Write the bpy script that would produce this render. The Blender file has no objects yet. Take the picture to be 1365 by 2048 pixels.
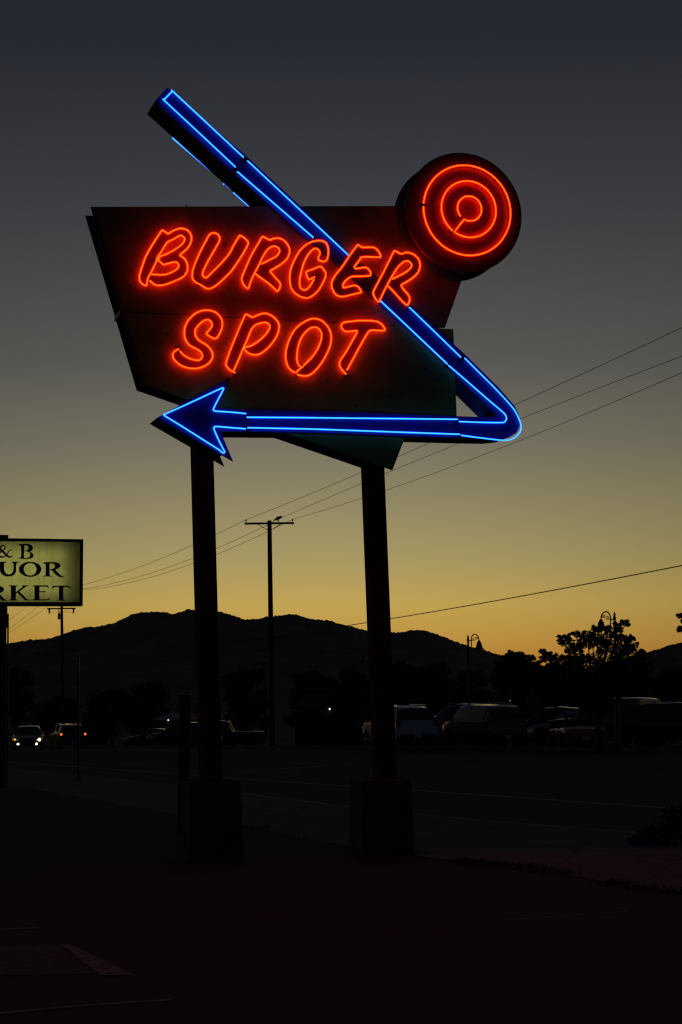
import bpy, bmesh, math, random
from mathutils import Vector, Matrix
from mathutils.geometry import tessellate_polygon
rad = math.radians
random.seed(7)

# ------------------------------------------------------------------ camera, sky, exposure
SC = bpy.context.scene
COL = SC.collection
F = 4000.0                       # focal length in pixels of the 1365 x 2048 photograph
PITCH, ROLL, CAMZ = math.atan2(388, F), 0.012, 1.70
cd = bpy.data.cameras.new('camera'); cam = bpy.data.objects.new('camera', cd); COL.objects.link(cam)
cd.sensor_fit = 'VERTICAL'; cd.sensor_height = 36.0; cd.lens = 36.0 * F / 2048.0
cd.clip_start = 0.1; cd.clip_end = 30000
cam.location = (0, 0, CAMZ)
cam.matrix_world = Matrix.Translation((0, 0, CAMZ)) @ Matrix.Rotation(rad(90) + PITCH, 4, 'X') @ Matrix.Rotation(-ROLL, 4, 'Z')
SC.camera = cam
R3 = cam.matrix_world.to_3x3()
CP = Vector((0, 0, CAMZ))

def ray(px, py):
    return (R3 @ Vector(((px - 682.5) / F, -(py - 1024) / F, -1.0))).normalized()
def at_y(px, py, Y):
    d = ray(px, py); return CP + d * (Y / d.y)
def at_z(px, py, z=0.0):
    d = ray(px, py); return CP + d * ((z - CAMZ) / d.z)
def on_plane(px, py, o, n):
    d = ray(px, py); return CP + d * ((o - CP).dot(n) / d.dot(n))
def lin(r, g, b):
    f = lambda c: (c / 255 / 12.92) if c <= 10 else ((c / 255 + 0.055) / 1.055) ** 2.4
    return (f(r), f(g), f(b), 1)

W = bpy.data.worlds.new('World'); SC.world = W; W.use_nodes = True
nt = W.node_tree; nt.nodes.clear(); N = nt.nodes; LK = nt.links
def wn(t, **k):
    n = N.new(t)
    for a, b in k.items(): setattr(n, a, b)
    return n
tc = wn('ShaderNodeTexCoord'); sep = wn('ShaderNodeSeparateXYZ'); LK.new(tc.outputs['Generated'], sep.inputs[0])
ramp = wn('ShaderNodeValToRGB'); LK.new(sep.outputs['Z'], ramp.inputs[0])
stops = [(0.0, (176, 104, 40)), (0.018, (186, 124, 50)), (0.034, (194, 150, 68)), (0.050, (194, 163, 84)), (0.073, (168, 153, 100)),
         (0.127, (123, 118, 100)), (0.170, (91, 90, 86)), (0.242, (63, 64, 68)), (0.324, (38, 41, 48)), (0.55, (26, 29, 38)), (1.0, (19, 22, 31))]
el = ramp.color_ramp.elements
while len(el) < len(stops): el.new(1.0)
GLOW_P, GLOW_B = 43, 0.5                      # afterglow: narrow, centred on where the sun went down
for e, (p, c) in zip(el, stops):
    k = GLOW_B + (1 - GLOW_B) * math.sqrt(max(0, 1 - p * p)) ** GLOW_P
    e.position = p; e.color = tuple(v / k for v in lin(*c)[:3]) + (1,)
ramp2 = wn('ShaderNodeValToRGB'); LK.new(sep.outputs['Z'], ramp2.inputs[0])
e2 = ramp2.color_ramp.elements
e2[0].position = 0.0; e2[0].color = lin(46, 50, 66); e2[1].position = 1.0; e2[1].color = lin(26, 30, 42)
SUNAZ = math.atan2(-70, F)
nrm = wn('ShaderNodeVectorMath', operation='DOT_PRODUCT'); LK.new(tc.outputs['Generated'], nrm.inputs[0])
nrm.inputs[1].default_value = (math.sin(SUNAZ), math.cos(SUNAZ), 0)
half = wn('ShaderNodeMapRange'); half.interpolation_type = 'SMOOTHSTEP'
half.inputs['From Min'].default_value = -0.35; half.inputs['From Max'].default_value = 0.95
LK.new(nrm.outputs['Value'], half.inputs['Value'])
mix = wn('ShaderNodeMix', data_type='RGBA'); LK.new(half.outputs[0], mix.inputs[0])
LK.new(ramp2.outputs[0], mix.inputs[6]); LK.new(ramp.outputs[0], mix.inputs[7])
mx = wn('ShaderNodeMath', operation='MAXIMUM'); LK.new(nrm.outputs['Value'], mx.inputs[0]); mx.inputs[1].default_value = 0
pw = wn('ShaderNodeMath', operation='POWER'); LK.new(mx.outputs[0], pw.inputs[0]); pw.inputs[1].default_value = GLOW_P
st = wn('ShaderNodeMath', operation='MULTIPLY_ADD'); LK.new(pw.outputs[0], st.inputs[0]); st.inputs[1].default_value = 1 - GLOW_B; st.inputs[2].default_value = GLOW_B
bg = wn('ShaderNodeBackground'); LK.new(mix.outputs[2], bg.inputs[0]); LK.new(st.outputs[0], bg.inputs[1])
wo = wn('ShaderNodeOutputWorld'); LK.new(bg.outputs[0], wo.inputs[0])

SC.view_settings.view_transform = 'Standard'; SC.view_settings.look = 'None'
SC.view_settings.exposure = 0; SC.view_settings.gamma = 1
SC.render.engine = 'CYCLES'
SC.cycles.use_denoising = True; SC.cycles.filter_width = 1.3; SC.cycles.max_bounces = 6; SC.cycles.use_light_tree = True
SC.cycles.sample_clamp_indirect = 2.0; SC.cycles.caustics_reflective = False; SC.cycles.caustics_refractive = False

# ------------------------------------------------------------------ materials
MATS = {}
def mat(name, col, rough=0.6, metal=0.0, noise=None, bump=0.0, bscale=40.0, spec=0.5, coat=0.0):
    """Principled; noise = (scale, amount, second colour or None)"""
    if name in MATS: return MATS[name]
    m = bpy.data.materials.new(name); m.use_nodes = True; t = m.node_tree; b = t.nodes['Principled BSDF']
    b.inputs['Base Color'].default_value = (*col, 1); b.inputs['Roughness'].default_value = rough; b.inputs['Metallic'].default_value = metal
    b.inputs['Specular IOR Level'].default_value = spec; b.inputs['Coat Weight'].default_value = coat
    co = t.nodes.new('ShaderNodeTexCoord')
    if noise:
        nz = t.nodes.new('ShaderNodeTexNoise'); nz.inputs['Scale'].default_value = noise[0]; nz.inputs['Detail'].default_value = 8; nz.inputs['Roughness'].default_value = 0.65
        t.links.new(co.outputs['Object'], nz.inputs['Vector'])
        cr = t.nodes.new('ShaderNodeValToRGB'); c2 = noise[2] if len(noise) > 2 else tuple(c * (1 - noise[1]) for c in col)
        cr.color_ramp.elements[0].position = 0.35; cr.color_ramp.elements[0].color = (*c2, 1)
        cr.color_ramp.elements[1].position = 0.65; cr.color_ramp.elements[1].color = (*col, 1)
        t.links.new(nz.outputs['Fac'], cr.inputs[0]); t.links.new(cr.outputs[0], b.inputs['Base Color'])
    if bump:
        n2 = t.nodes.new('ShaderNodeTexNoise'); n2.inputs['Scale'].default_value = bscale; n2.inputs['Detail'].default_value = 6
        t.links.new(co.outputs['Object'], n2.inputs['Vector'])
        bp = t.nodes.new('ShaderNodeBump'); bp.inputs['Strength'].default_value = bump; bp.inputs['Distance'].default_value = 0.02
        t.links.new(n2.outputs['Fac'], bp.inputs['Height']); t.links.new(bp.outputs[0], b.inputs['Normal'])
    MATS[name] = m; return m
def emit(name, col, s, sides=True):
    if name in MATS: return MATS[name]
    m = bpy.data.materials.new(name); m.use_nodes = True; t = m.node_tree; t.nodes.clear()
    e = t.nodes.new('ShaderNodeEmission'); e.inputs[0].default_value = (*col, 1); e.inputs[1].default_value = s
    o = t.nodes.new('ShaderNodeOutputMaterial'); t.links.new(e.outputs[0], o.inputs[0]); MATS[name] = m; return m

def asphalt(name, c, crack=True):
    m = mat(name, c, 0.92, noise=(1.3, 0.55), bump=0.5, bscale=90, spec=0.25)
    if crack:
        t = m.node_tree; b = t.nodes['Principled BSDF']
        co = t.nodes.new('ShaderNodeTexCoord'); mp = t.nodes.new('ShaderNodeMapping'); mp.inputs['Scale'].default_value = (0.28, 0.5, 0.3)
        nz = t.nodes.new('ShaderNodeTexNoise'); nz.inputs['Scale'].default_value = 0.9; nz.inputs['Detail'].default_value = 5
        mi = t.nodes.new('ShaderNodeMix'); mi.data_type = 'VECTOR'; mi.inputs[0].default_value = 0.35
        vo = t.nodes.new('ShaderNodeTexVoronoi'); vo.feature = 'DISTANCE_TO_EDGE'; vo.inputs['Scale'].default_value = 1.0
        t.links.new(co.outputs['Object'], mp.inputs[0]); t.links.new(co.outputs['Object'], nz.inputs['Vector'])
        t.links.new(mp.outputs[0], mi.inputs[4]); t.links.new(nz.outputs['Color'], mi.inputs[5]); t.links.new(mi.outputs[1], vo.inputs['Vector'])
        cr = t.nodes.new('ShaderNodeValToRGB'); cr.color_ramp.elements[0].color = (0.12, 0.12, 0.12, 1); cr.color_ramp.elements[1].color = (1, 1, 1, 1)
        cr.color_ramp.elements[0].position = 0.004; cr.color_ramp.elements[1].position = 0.016
        t.links.new(vo.outputs['Distance'], cr.inputs[0])
        mu = t.nodes.new('ShaderNodeMix'); mu.data_type = 'RGBA'; mu.blend_type = 'MULTIPLY'; mu.inputs[0].default_value = 1
        src = b.inputs['Base Color'].links[0].from_socket
        t.links.new(src, mu.inputs[6]); t.links.new(cr.outputs[0], mu.inputs[7]); t.links.new(mu.outputs[2], b.inputs['Base Color'])
    return m

M_ASPH = asphalt('asphalt_old', (0.0130, 0.0150, 0.0150))
M_ROAD = asphalt('asphalt_road', (0.036, 0.036, 0.037))
M_CONC = mat('concrete_walk', (0.080, 0.104, 0.098), 0.9, noise=(1.8, 0.35), bump=0.3, bscale=60, spec=0.2)
M_BLOCK = mat('concrete_block', (0.10, 0.10, 0.098), 0.92, noise=(5, 0.4), bump=0.6, bscale=45, spec=0.2)
M_KERB = mat('concrete_kerb', (0.25, 0.24, 0.22), 0.9, noise=(4, 0.4), bump=0.3, spec=0.2)
M_PAINT = mat('road_paint', (0.62, 0.62, 0.58), 0.8, noise=(9, 0.75), bump=0.2, spec=0.2)
M_DIRT = mat('dry_dirt', (0.05, 0.047, 0.042), 0.95, noise=(0.2, 0.4), bump=0.4, spec=0.1)
M_HILL = mat('dry_brush_hill', (0.20, 0.18, 0.14), 0.95, noise=(0.02, 0.55, (0.09, 0.088, 0.066)), spec=0.05)
M_BLK = mat('black_painted_metal', (0.018, 0.018, 0.019), 0.45, 0.0, noise=(6, 0.3))
M_WOOD = mat('weathered_wood', (0.085, 0.065, 0.05), 0.9, noise=(7, 0.5), bump=0.5, spec=0.2)
M_WIRE = mat('wire_sheath', (0.02, 0.02, 0.02), 0.6)
M_CERAM = mat('brown_ceramic', (0.08, 0.045, 0.03), 0.25)
M_GLASS = mat('car_glass', (0.006, 0.007, 0.008), 0.04, spec=0.7)
M_TYRE = mat('tyre_rubber', (0.018, 0.018, 0.018), 0.85, bump=0.2)
M_RIM = mat('alloy_rim', (0.45, 0.45, 0.46), 0.3, 0.9)
M_CHROME = mat('chrome', (0.7, 0.7, 0.7), 0.12, 1.0)
M_PLAST = mat('black_plastic', (0.016, 0.016, 0.017), 0.55)
M_LENSR = mat('red_lens', (0.25, 0.012, 0.01), 0.15)
M_LENSC = mat('clear_lens', (0.5, 0.5, 0.5), 0.1)
M_PLATE = mat('number_plate', (0.65, 0.65, 0.62), 0.4, noise=(60, 0.5))

# ------------------------------------------------------------------ mesh helpers
class MB:
    def __init__(s): s.v = []; s.f = []
    def add(s, vs, fs):
        o = len(s.v); s.v += [tuple(v) for v in vs]; s.f += [tuple(i + o for i in f) for f in fs]; return s
    def box(s, c, d, rot=None):
        c = Vector(c); h = Vector(d) / 2; vs = []
        for x in (-1, 1):
            for y in (-1, 1):
                for z in (-1, 1):
                    p = Vector((x * h.x, y * h.y, z * h.z))
                    if rot is not None: p = rot @ p
                    vs.append(c + p)
        return s.add(vs, [(0, 1, 3, 2), (4, 6, 7, 5), (0, 4, 5, 1), (2, 3, 7, 6), (0, 2, 6, 4), (1, 5, 7, 3)])
    def bbox(s, c, d, b=0.01):
        """box with chamfered vertical and horizontal edges"""
        bm = bmesh.new(); bmesh.ops.create_cube(bm, size=1.0)
        for v in bm.verts: v.co = Vector((v.co.x * d[0], v.co.y * d[1], v.co.z * d[2])) + Vector(c)
        bmesh.ops.bevel(bm, geom=bm.edges[:], offset=b, segments=2, affect='EDGES', profile=0.5)
        bm.verts.index_update()
        s.add([v.co.copy() for v in bm.verts], [[v.index for v in f.verts] for f in bm.faces]); bm.free(); return s
    def tube(s, pts, r, n=8, cap=True, closed=False):
        pts = [Vector(p) for p in pts]; rs = r if isinstance(r, (list, tuple)) else [r] * len(pts)
        o = len(s.v); m = len(pts); up = None
        for i, p in enumerate(pts):
            if closed: t = pts[(i + 1) % m] - pts[i - 1]
            else: t = pts[min(i + 1, m - 1)] - pts[max(i - 1, 0)]
            if t.length < 1e-9: t = Vector((0, 0, 1))
            t.normalize()
            if up is None:
                up = Vector((0, 0, 1)) if abs(t.z) < 0.9 else Vector((1, 0, 0))
            a = up - t * up.dot(t)
            if a.length < 1e-5: a = t.orthogonal()
            a.normalize(); up = a; b = t.cross(a)
            for k in range(n):
                an = 2 * math.pi * k / n
                s.v.append(tuple(p + (a * math.cos(an) + b * math.sin(an)) * rs[i]))
        for i in range(m if closed else m - 1):
            j = (i + 1) % m
            for k in range(n):
                k2 = (k + 1) % n
                s.f.append((o + i * n + k, o + i * n + k2, o + j * n + k2, o + j * n + k))
        if cap and not closed:
            s.f.append(tuple(o + k for k in range(n))[::-1]); s.f.append(tuple(o + (m - 1) * n + k for k in range(n)))
        return s
    def lathe(s, prof, n=32, axis='Z', c=(0, 0, 0), cap=True):
        """prof: (radius, height) list"""
        o = len(s.v); c = Vector(c)
        for r, h in prof:
            for k in range(n):
                a = 2 * math.pi * k / n; x, y = r * math.cos(a), r * math.sin(a)
                p = {'Z': (x, y, h), 'Y': (x, h, y), 'X': (h, x, y)}[axis]
                s.v.append(tuple(c + Vector(p)))
        for i in range(len(prof) - 1):
            for k in range(n):
                k2 = (k + 1) % n
                s.f.append((o + i * n + k, o + i * n + k2, o + (i + 1) * n + k2, o + (i + 1) * n + k))
        if cap:
            if prof[0][0] > 1e-4: s.f.append(tuple(o + k for k in range(n))[::-1])
            if prof[-1][0] > 1e-4: s.f.append(tuple(o + (len(prof) - 1) * n + k for k in range(n)))
        return s
    def prism(s, poly, y0, y1, holes=()):
        """polygon (x, z) with holes extruded from y0 to y1"""
        loops = [list(poly)] + [list(h) for h in holes]
        flat = [p for l in loops for p in l]
        tris = tessellate_polygon([[Vector((p[0], p[1], 0)) for p in l] for l in loops])
        o = len(s.v); n = len(flat)
        s.v += [(p[0], y0, p[1]) for p in flat] + [(p[0], y1, p[1]) for p in flat]
        for t in tris:
            s.f.append((o + t[0], o + t[1], o + t[2])); s.f.append((o + n + t[2], o + n + t[1], o + n + t[0]))
        b = 0
        for l in loops:
            m = len(l)
            for i in range(m):
                j = (i + 1) % m
                s.f.append((o + b + i, o + b + j, o + n + b + j, o + n + b + i))
            b += m
        return s
    def build(s, name, m, parent=None, smooth=False, loc=None, rz=0, angle=None):
        me = bpy.data.meshes.new(name); me.from_pydata(s.v, [], s.f); me.update()
        bm = bmesh.new(); bm.from_mesh(me); bmesh.ops.recalc_face_normals(bm, faces=bm.faces[:]); bm.to_mesh(me); bm.free()
        if smooth:
            me.polygons.foreach_set('use_smooth', [True] * len(me.polygons))
            if angle: me.set_sharp_from_angle(angle=rad(angle))
        for x in (m if isinstance(m, (list, tuple)) else [m]): me.materials.append(x)
        o = bpy.data.objects.new(name, me); COL.objects.link(o)
        if parent is not None: o.parent = parent
        if loc is not None: o.location = loc
        o.rotation_euler.z = rz
        return o
def thing(name, label, cat, loc=(0, 0, 0), rz=0.0, group=None):
    o = bpy.data.objects.new(name, None); o.empty_display_size = 0.2; COL.objects.link(o)
    o.location = loc; o.rotation_euler = (0, 0, rz); return tag(o, label, cat, group)
def tag(o, label, cat, group=None):
    o['label'] = label; o['category'] = cat
    if group: o['group'] = group
    return o
def struct(o): o['kind'] = 'structure'; return o
def stuff(o): o['kind'] = 'stuff'; return o
def copy_thing(root, loc, rz, label, group=None, scale=1.0):
    r = root.copy(); COL.objects.link(r); r.location = loc; r.rotation_euler = (0, 0, rz); r.scale = (scale,) * 3; r['label'] = label
    if group: r['group'] = group
    def rec(src, dst):
        for ch in list(src.children):
            c = ch.copy(); COL.objects.link(c); c.parent = dst; rec(ch, c)
    rec(root, r); return r
def spline(pts, n=6, closed=False):
    """Catmull-Rom through points (any dimension)"""
    P = [Vector(p) for p in pts]; m = len(P); out = []
    for i in range(m if closed else m - 1):
        p0 = P[i - 1] if (i > 0 or closed) else P[0]; p1 = P[i]; p2 = P[(i + 1) % m]
        p3 = P[(i + 2) % m] if (i + 2 < m or closed) else P[-1]
        k = max(1, n)
        for j in range(k):
            t = j / k
            out.append(0.5 * ((2 * p1) + (p2 - p0) * t + (2 * p0 - 5 * p1 + 4 * p2 - p3) * t * t + (3 * p1 - p0 - 3 * p2 + p3) * t ** 3))
    if not closed: out.append(P[-1].copy())
    return out

# ------------------------------------------------------------------ the ground
def gz(y):
    """the street falls gently away beyond 82 m"""
    if y < 82: return 0.0
    return -0.0185 * (min(y, 220) - 82)
def ysheet(xs, ys, dz, edge=None):
    mb = MB(); vs = []; fs = []; nx = len(xs)
    for y in ys:
        for x in xs: vs.append((x, y, gz(y) + dz))
    for j in range(len(ys) - 1):
        for i in range(nx - 1): fs.append((j * nx + i, j * nx + i + 1, (j + 1) * nx + i + 1, (j + 1) * nx + i))
    return mb.add(vs, fs)
ys = [-60, 0, 30, 60, 78, 82, 86, 100, 120, 140, 160, 180, 200, 216, 220, 224, 300, 500, 900, 1500, 2600, 4200, 7000, 12000]
struct(ysheet([-9000, -3000, -800, -200, -60, 0, 60, 200, 800, 3000, 9000], ys, -0.03).build('ground', M_DIRT))
struct(ysheet([-70, -30, 0, 30, 60], [6, 20, 40, 60, 78, 82, 86, 100, 120, 140, 160, 180, 200, 216, 220, 240], 0.0).build('road', M_ROAD))
LZ = 0.12
# lot (asphalt slab) and the concrete walk between it and the road, both a kerb height above the road
edge_px = [(0, 1573), (60, 1577), (350, 1631), (495, 1652), (680, 1694), (830, 1711), (930, 1725), (1080, 1741), (1230, 1769), (1365, 1787)]
kerb_px = [(0, 1536), (350, 1570), (690, 1612), (830, 1629), (1050, 1648), (1280, 1666), (1365, 1674)]
edge = [at_z(*p, LZ) for p in edge_px]; kerb = [at_z(*p, LZ) for p in kerb_px]
def extend(l, a, b):
    d0 = (l[0] - l[1]).normalized(); d1 = (l[-1] - l[-2]).normalized()
    return [l[0] + d0 * a] + l + [l[-1] + d1 * b]
edge = extend(edge, 3, 8); kerb = extend(kerb, 3, 12)
def slab(poly, z0, z1):
    mb = MB(); n = len(poly)
    tr = tessellate_polygon([[Vector((p[0], p[1], 0)) for p in poly]])
    mb.add([(p[0], p[1], z1) for p in poly] + [(p[0], p[1], z0) for p in poly],
           [tuple(t) for t in tr] + [(i, (i + 1) % n, n + (i + 1) % n, n + i) for i in range(n)])
    return mb
lot_poly = [(p.x, p.y) for p in edge] + [(edge[-1].x + 1, -20), (-30, -20), (-30, edge[0].y)]
lot = struct(slab(lot_poly, -0.02, LZ).build('parking_lot', M_ASPH))
# kerb: strip 0.15 wide, walk slabs behind it with joints
def inset(l, d):
    out = []
    for i, p in enumerate(l):
        t = (l[min(i + 1, len(l) - 1)] - l[max(i - 1, 0)]); t.z = 0; t.normalize()
        out.append(p + Vector((-t.y, t.x, 0)) * d)
    return out
kin = inset(kerb, -0.16)
struct(slab([(p.x, p.y) for p in kerb] + [(p.x, p.y) for p in reversed(kin)], -0.02, LZ + 0.012).build('kerb', M_KERB))
walk = bpy.data.objects.new('sidewalk', None); COL.objects.link(walk); struct(walk)
def lerp_line(l, n):
    seg = [0]
    for a, b in zip(l, l[1:]): seg.append(seg[-1] + (b - a).length)
    out = []
    for i in range(n + 1):
        s = seg[-1] * i / n
        for k in range(len(l) - 1):
            if s <= seg[k + 1] + 1e-9:
                out.append(l[k].lerp(l[k + 1], (s - seg[k]) / (seg[k + 1] - seg[k]))); break
    return out
NS = 22
A_ = lerp_line(inset(kerb, -0.175), NS); B_ = lerp_line(edge, NS)
for i in range(NS):
    a0, a1, b0, b1 = A_[i], A_[i + 1], B_[i], B_[i + 1]
    for j in range(2):
        q = [a0.lerp(b0, j / 2), a1.lerp(b1, j / 2), a1.lerp(b1, (j + 1) / 2), a0.lerp(b0, (j + 1) / 2)]
        c = sum(q, Vector()) / 4; q = [c + (p - c) * 0.992 for p in q]
        slab([(p.x, p.y) for p in q], -0.02, LZ + 0.004 + random.uniform(0, 0.006)).build('paving_slab', M_CONC, walk)
# painted lines on the road (each a sheet 4 mm up)
def line_px(pts, w, z, name='painted_line', m=M_PAINT, parent=None):
    P = [at_z(*p, z) for p in pts]; L = inset(P, w / 2); Rr = inset(P, -w / 2); mb = MB(); n = len(P)
    mb.add([(p.x, p.y, z) for p in L] + [(p.x, p.y, z) for p in Rr], [(i, i + 1, n + i + 1, n + i) for i in range(n - 1)])
    o = mb.build(name, m, parent); return o
for pts, w in [([(0, 1523), (350, 1547), (450, 1555), (680, 1571), (825, 1580), (1350, 1617), (1500, 1628)], 0.13),
               ([(1195, 1545), (1335, 1547.5)], 0.12), ([(885, 1533.5), (955, 1535)], 0.12), ([(690, 1527), (725, 1527.5)], 0.12),
               ([(470, 1546), (600, 1541)], 0.18), ([(480, 1543), (650, 1531.5)], 0.16), ([(505, 1537), (620, 1535)], 0.14), ([(245, 1528), (350, 1522)], 0.14),
               ([(700, 1519.5), (905, 1509)], 0.12)]:
    struct(line_px(pts, w, 0.004))
M_WORN = mat('worn_paint', (0.30, 0.30, 0.285), 0.85, noise=(14, 0.8), bump=0.3, spec=0.2)
for pts, w in [([(-20, 1859), (77, 1855.5)], 0.07), ([(-40, 2030), (150, 2012), (345, 1999)], 0.06), ([(1020, 1839), (1260, 1822)], 0.03)]:
    line_px(pts, w, LZ + 0.004, m=M_WORN, parent=lot)
def patch(px, z, name, m, parent):
    P = [at_z(*p, z) for p in px]
    return MB().add([(p.x, p.y, z) for p in P], [tuple(range(len(P)))]).build(name, m, parent)
M_PATCH = mat('worn_patch', (0.075, 0.088, 0.086), 0.9, noise=(11, 0.7), bump=0.4, spec=0.2)
patch([(-60, 1896), (118, 1889), (192, 1947), (-60, 1952)], LZ + 0.003, 'worn_patch', M_PATCH, lot)
patch([(122, 1889), (140, 1888), (268, 1949), (200, 1950)], LZ + 0.005, 'painted_line', M_WORN, lot)
# far kerb and the lot beyond it
fk = [at_z(*p, 0.0) for p in [(-80, 1494), (350, 1496), (700, 1497), (1100, 1500), (1500, 1503)]]
fk2 = [p + Vector((0.35, 3.0, 0)) for p in fk]
struct(slab([(p.x, p.y) for p in fk] + [(p.x, p.y + 0.18) for p in reversed(fk)], -0.02, 0.11).build('far_kerb', M_KERB))

# ------------------------------------------------------------------ hills
def hills(name, sil, dist, depth, seed, m):
    random.seed(seed)
    P = [at_y(x, y, dist) for x, y in sil]
    mb = MB(); xs = []; zs = []
    x0, x1 = P[0].x, P[-1].x; n = 1300
    k = 0
    for i in range(n + 1):
        x = x0 + (x1 - x0) * i / n
        while k < len(P) - 2 and x > P[k + 1].x: k += 1
        t = (x - P[k].x) / (P[k + 1].x - P[k].x); t = max(0, min(1, t))
        xs.append(x); zs.append(P[k].z * (1 - t) + P[k + 1].z * t)
    nz = [0] * (n + 1)
    for oc, am in ((60, 1.0), (150, 0.7), (420, 0.6), (800, 0.55)):
        g = [random.uniform(-1, 1) for _ in range(oc + 2)]
        for i in range(n + 1):
            u = i / n * oc; a = int(u); f = u - a; f = f * f * (3 - 2 * f); nz[i] += am * (g[a] * (1 - f) + g[a + 1] * f)
    rows = 34; g2 = [[random.uniform(-1, 1) for _ in range(70)] for _ in range(14)]
    vs = []
    for j in range(rows + 1):
        r = j / rows                                   # 0 = ridge, 1 = foot
        for i in range(n + 1):
            u = i / n * 60; v = r * 11; a, b = int(u), int(v); fu, fv = u - a, v - b
            fu = fu * fu * (3 - 2 * fu); fv = fv * fv * (3 - 2 * fv)
            q = (g2[b][a] * (1 - fu) + g2[b][a + 1] * fu) * (1 - fv) + (g2[b + 1][a] * (1 - fu) + g2[b + 1][a + 1] * fu) * fv
            h = (zs[i] + nz[i] + 6) * (1 - r) ** 1.25 - 6 + q * 14 * min(1, r * 3) * (1 - r)
            vs.append((xs[i], dist - depth * r + q * 60 * r * (1 - r), h + (max(0, random.gauss(0, 0.7)) if r < 0.2 else 0)))
    fs = [(j * (n + 1) + i, j * (n + 1) + i + 1, (j + 1) * (n + 1) + i + 1, (j + 1) * (n + 1) + i) for j in range(rows) for i in range(n)]
    # far slope
    o = len(vs)
    for i in range(n + 1): vs.append((xs[i], dist + depth * 0.8, -10))
    fs += [(i, i + 1, o + i + 1, o + i) for i in range(n)]
    return struct(mb.add(vs, fs).build(name, m, smooth=True))
ridge = [(-1500, 1330), (-900, 1290), (-500, 1310), (-200, 1300), (0, 1290), (17, 1288), (60, 1281), (100, 1277), (125, 1271), (150, 1260), (175, 1256), (220, 1248), (236, 1244),
         (270, 1228), (285, 1225), (325, 1224), (345, 1227), (380, 1219), (425, 1221), (445, 1224), (490, 1240), (520, 1237), (545, 1232), (592, 1229.5), (615, 1236), (655, 1241), (690, 1251),
         (735, 1261), (785, 1265), (800, 1264), (820, 1260), (845, 1260.5), (870, 1267), (905, 1281), (940, 1294), (1000, 1312), (1080, 1332), (1180, 1350), (1300, 1372), (1500, 1395)]
hills('hills', ridge, 3000, 1500, 3, M_HILL)
hills('far_hills', [(900, 1390), (1050, 1372), (1150, 1345), (1230, 1320), (1290, 1305), (1320, 1297), (1365, 1284), (1450, 1262), (1600, 1240), (2000, 1250), (2800, 1290)], 4200, 1300, 5, M_HILL)

# ------------------------------------------------------------------ the neon sign
SA = math.atan2(1096, F)                          # the sign faces along the street, 15 degrees off the view
U_ = Vector((math.cos(SA), math.sin(SA), 0)); NV = Vector((math.sin(SA), -math.cos(SA), 0))
pc = at_y(600, 1412, 21.4)
O_ = Vector((pc.x, pc.y, LZ)) + NV * 0.20          # origin: panel front plane, lot level
def sg(px, py, n=0.0):
    p = on_plane(px, py, O_ + NV * n, NV) - O_
    return (p.dot(U_), p.z)
def s3(px, py, n=0.0):
    a, z = sg(px, py, n); return Vector((a, -n, z))
sign = thing('neon_sign', 'tall burger restaurant sign with glowing red letters and a bent blue neon arrow', 'sign', O_, SA)

M_PAN_U = mat('panel_paint_faded', (0.125, 0.120, 0.03), 0.55, noise=(2.5, 0.4), bump=0.05, bscale=5, spec=0.3)
M_PAN_L = mat('panel_paint_green', (0.150, 0.230, 0.014), 0.55, noise=(2.5, 0.4), bump=0.05, bscale=5, spec=0.3)
M_SIDE = mat('cabinet_side', (0.07, 0.07, 0.06), 0.8, noise=(4, 0.6, (0.03, 0.026, 0.022)), bump=0.1)
M_BLUE = mat('arrow_blue_paint', (0.006, 0.010, 0.13), 0.45, noise=(5, 0.25), spec=0.4)
M_ARSIDE = mat('arrow_side_paint', (0.012, 0.014, 0.02), 0.7, noise=(5, 0.4))
M_LET = mat('letter_paint', (0.060, 0.009, 0.007), 0.6, noise=(6, 0.45), spec=0.3)
M_DISC = mat('disc_red_paint', (0.060, 0.007, 0.006), 0.5, noise=(5, 0.35), spec=0.4)
M_DISC2 = mat('disc_pale_paint', (0.125, 0.018, 0.015), 0.5, noise=(5, 0.35), spec=0.4)
M_POLE = mat('sign_pole_paint', (0.17, 0.022, 0.022), 0.95, noise=(3, 0.4), spec=0.05)
M_DARK = mat('electrode_boot', (0.012, 0.011, 0.011), 0.7)
M_RED = emit('neon_red', (1.0, 0.0098, 0.0005), 24.0)
M_BLU = emit('neon_blue', (0.010, 0.10, 1.0), 8.0)

# cabinet: side shell, upper and lower face sheets with a seam
out_px = [(182, 413), (977, 411), (785, 941), (287, 769)]
outl = [sg(*p) for p in out_px]
CD = 0.42
ctr = (sum(a for a, z in outl) / 4, sum(z for a, z in outl) / 4)
cab = MB().prism([(ctr[0] + (a - ctr[0]) * 0.972, ctr[1] + (z - ctr[1]) * 0.966) for a, z in outl], 0.012, CD - 0.0205).build('cabinet', M_SIDE, sign)
MB().prism(outl, CD - 0.02, CD).build('back_sheet', M_SIDE, cab)
def shrink(poly, k=0.0): return poly
seamL, seamR = sg(243.5, 623.5), sg(890, 657)
up = [sg(182.5, 413.5), sg(976, 411.5), sg(890.3, 656), sg(243.2, 622.8)]
MB().prism(up, 0.0, 0.0115).build('face_sheet', M_PAN_U, cab)
lo = [sg(244, 624.3), sg(891, 657.6), sg(907, 658.5), sg(914, 838), sg(822, 845), sg(785.3, 940.5), sg(287.3, 768.6)]
MB().prism(lo, -0.003, 0.0115).build('face_sheet', M_PAN_L, cab)
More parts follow.
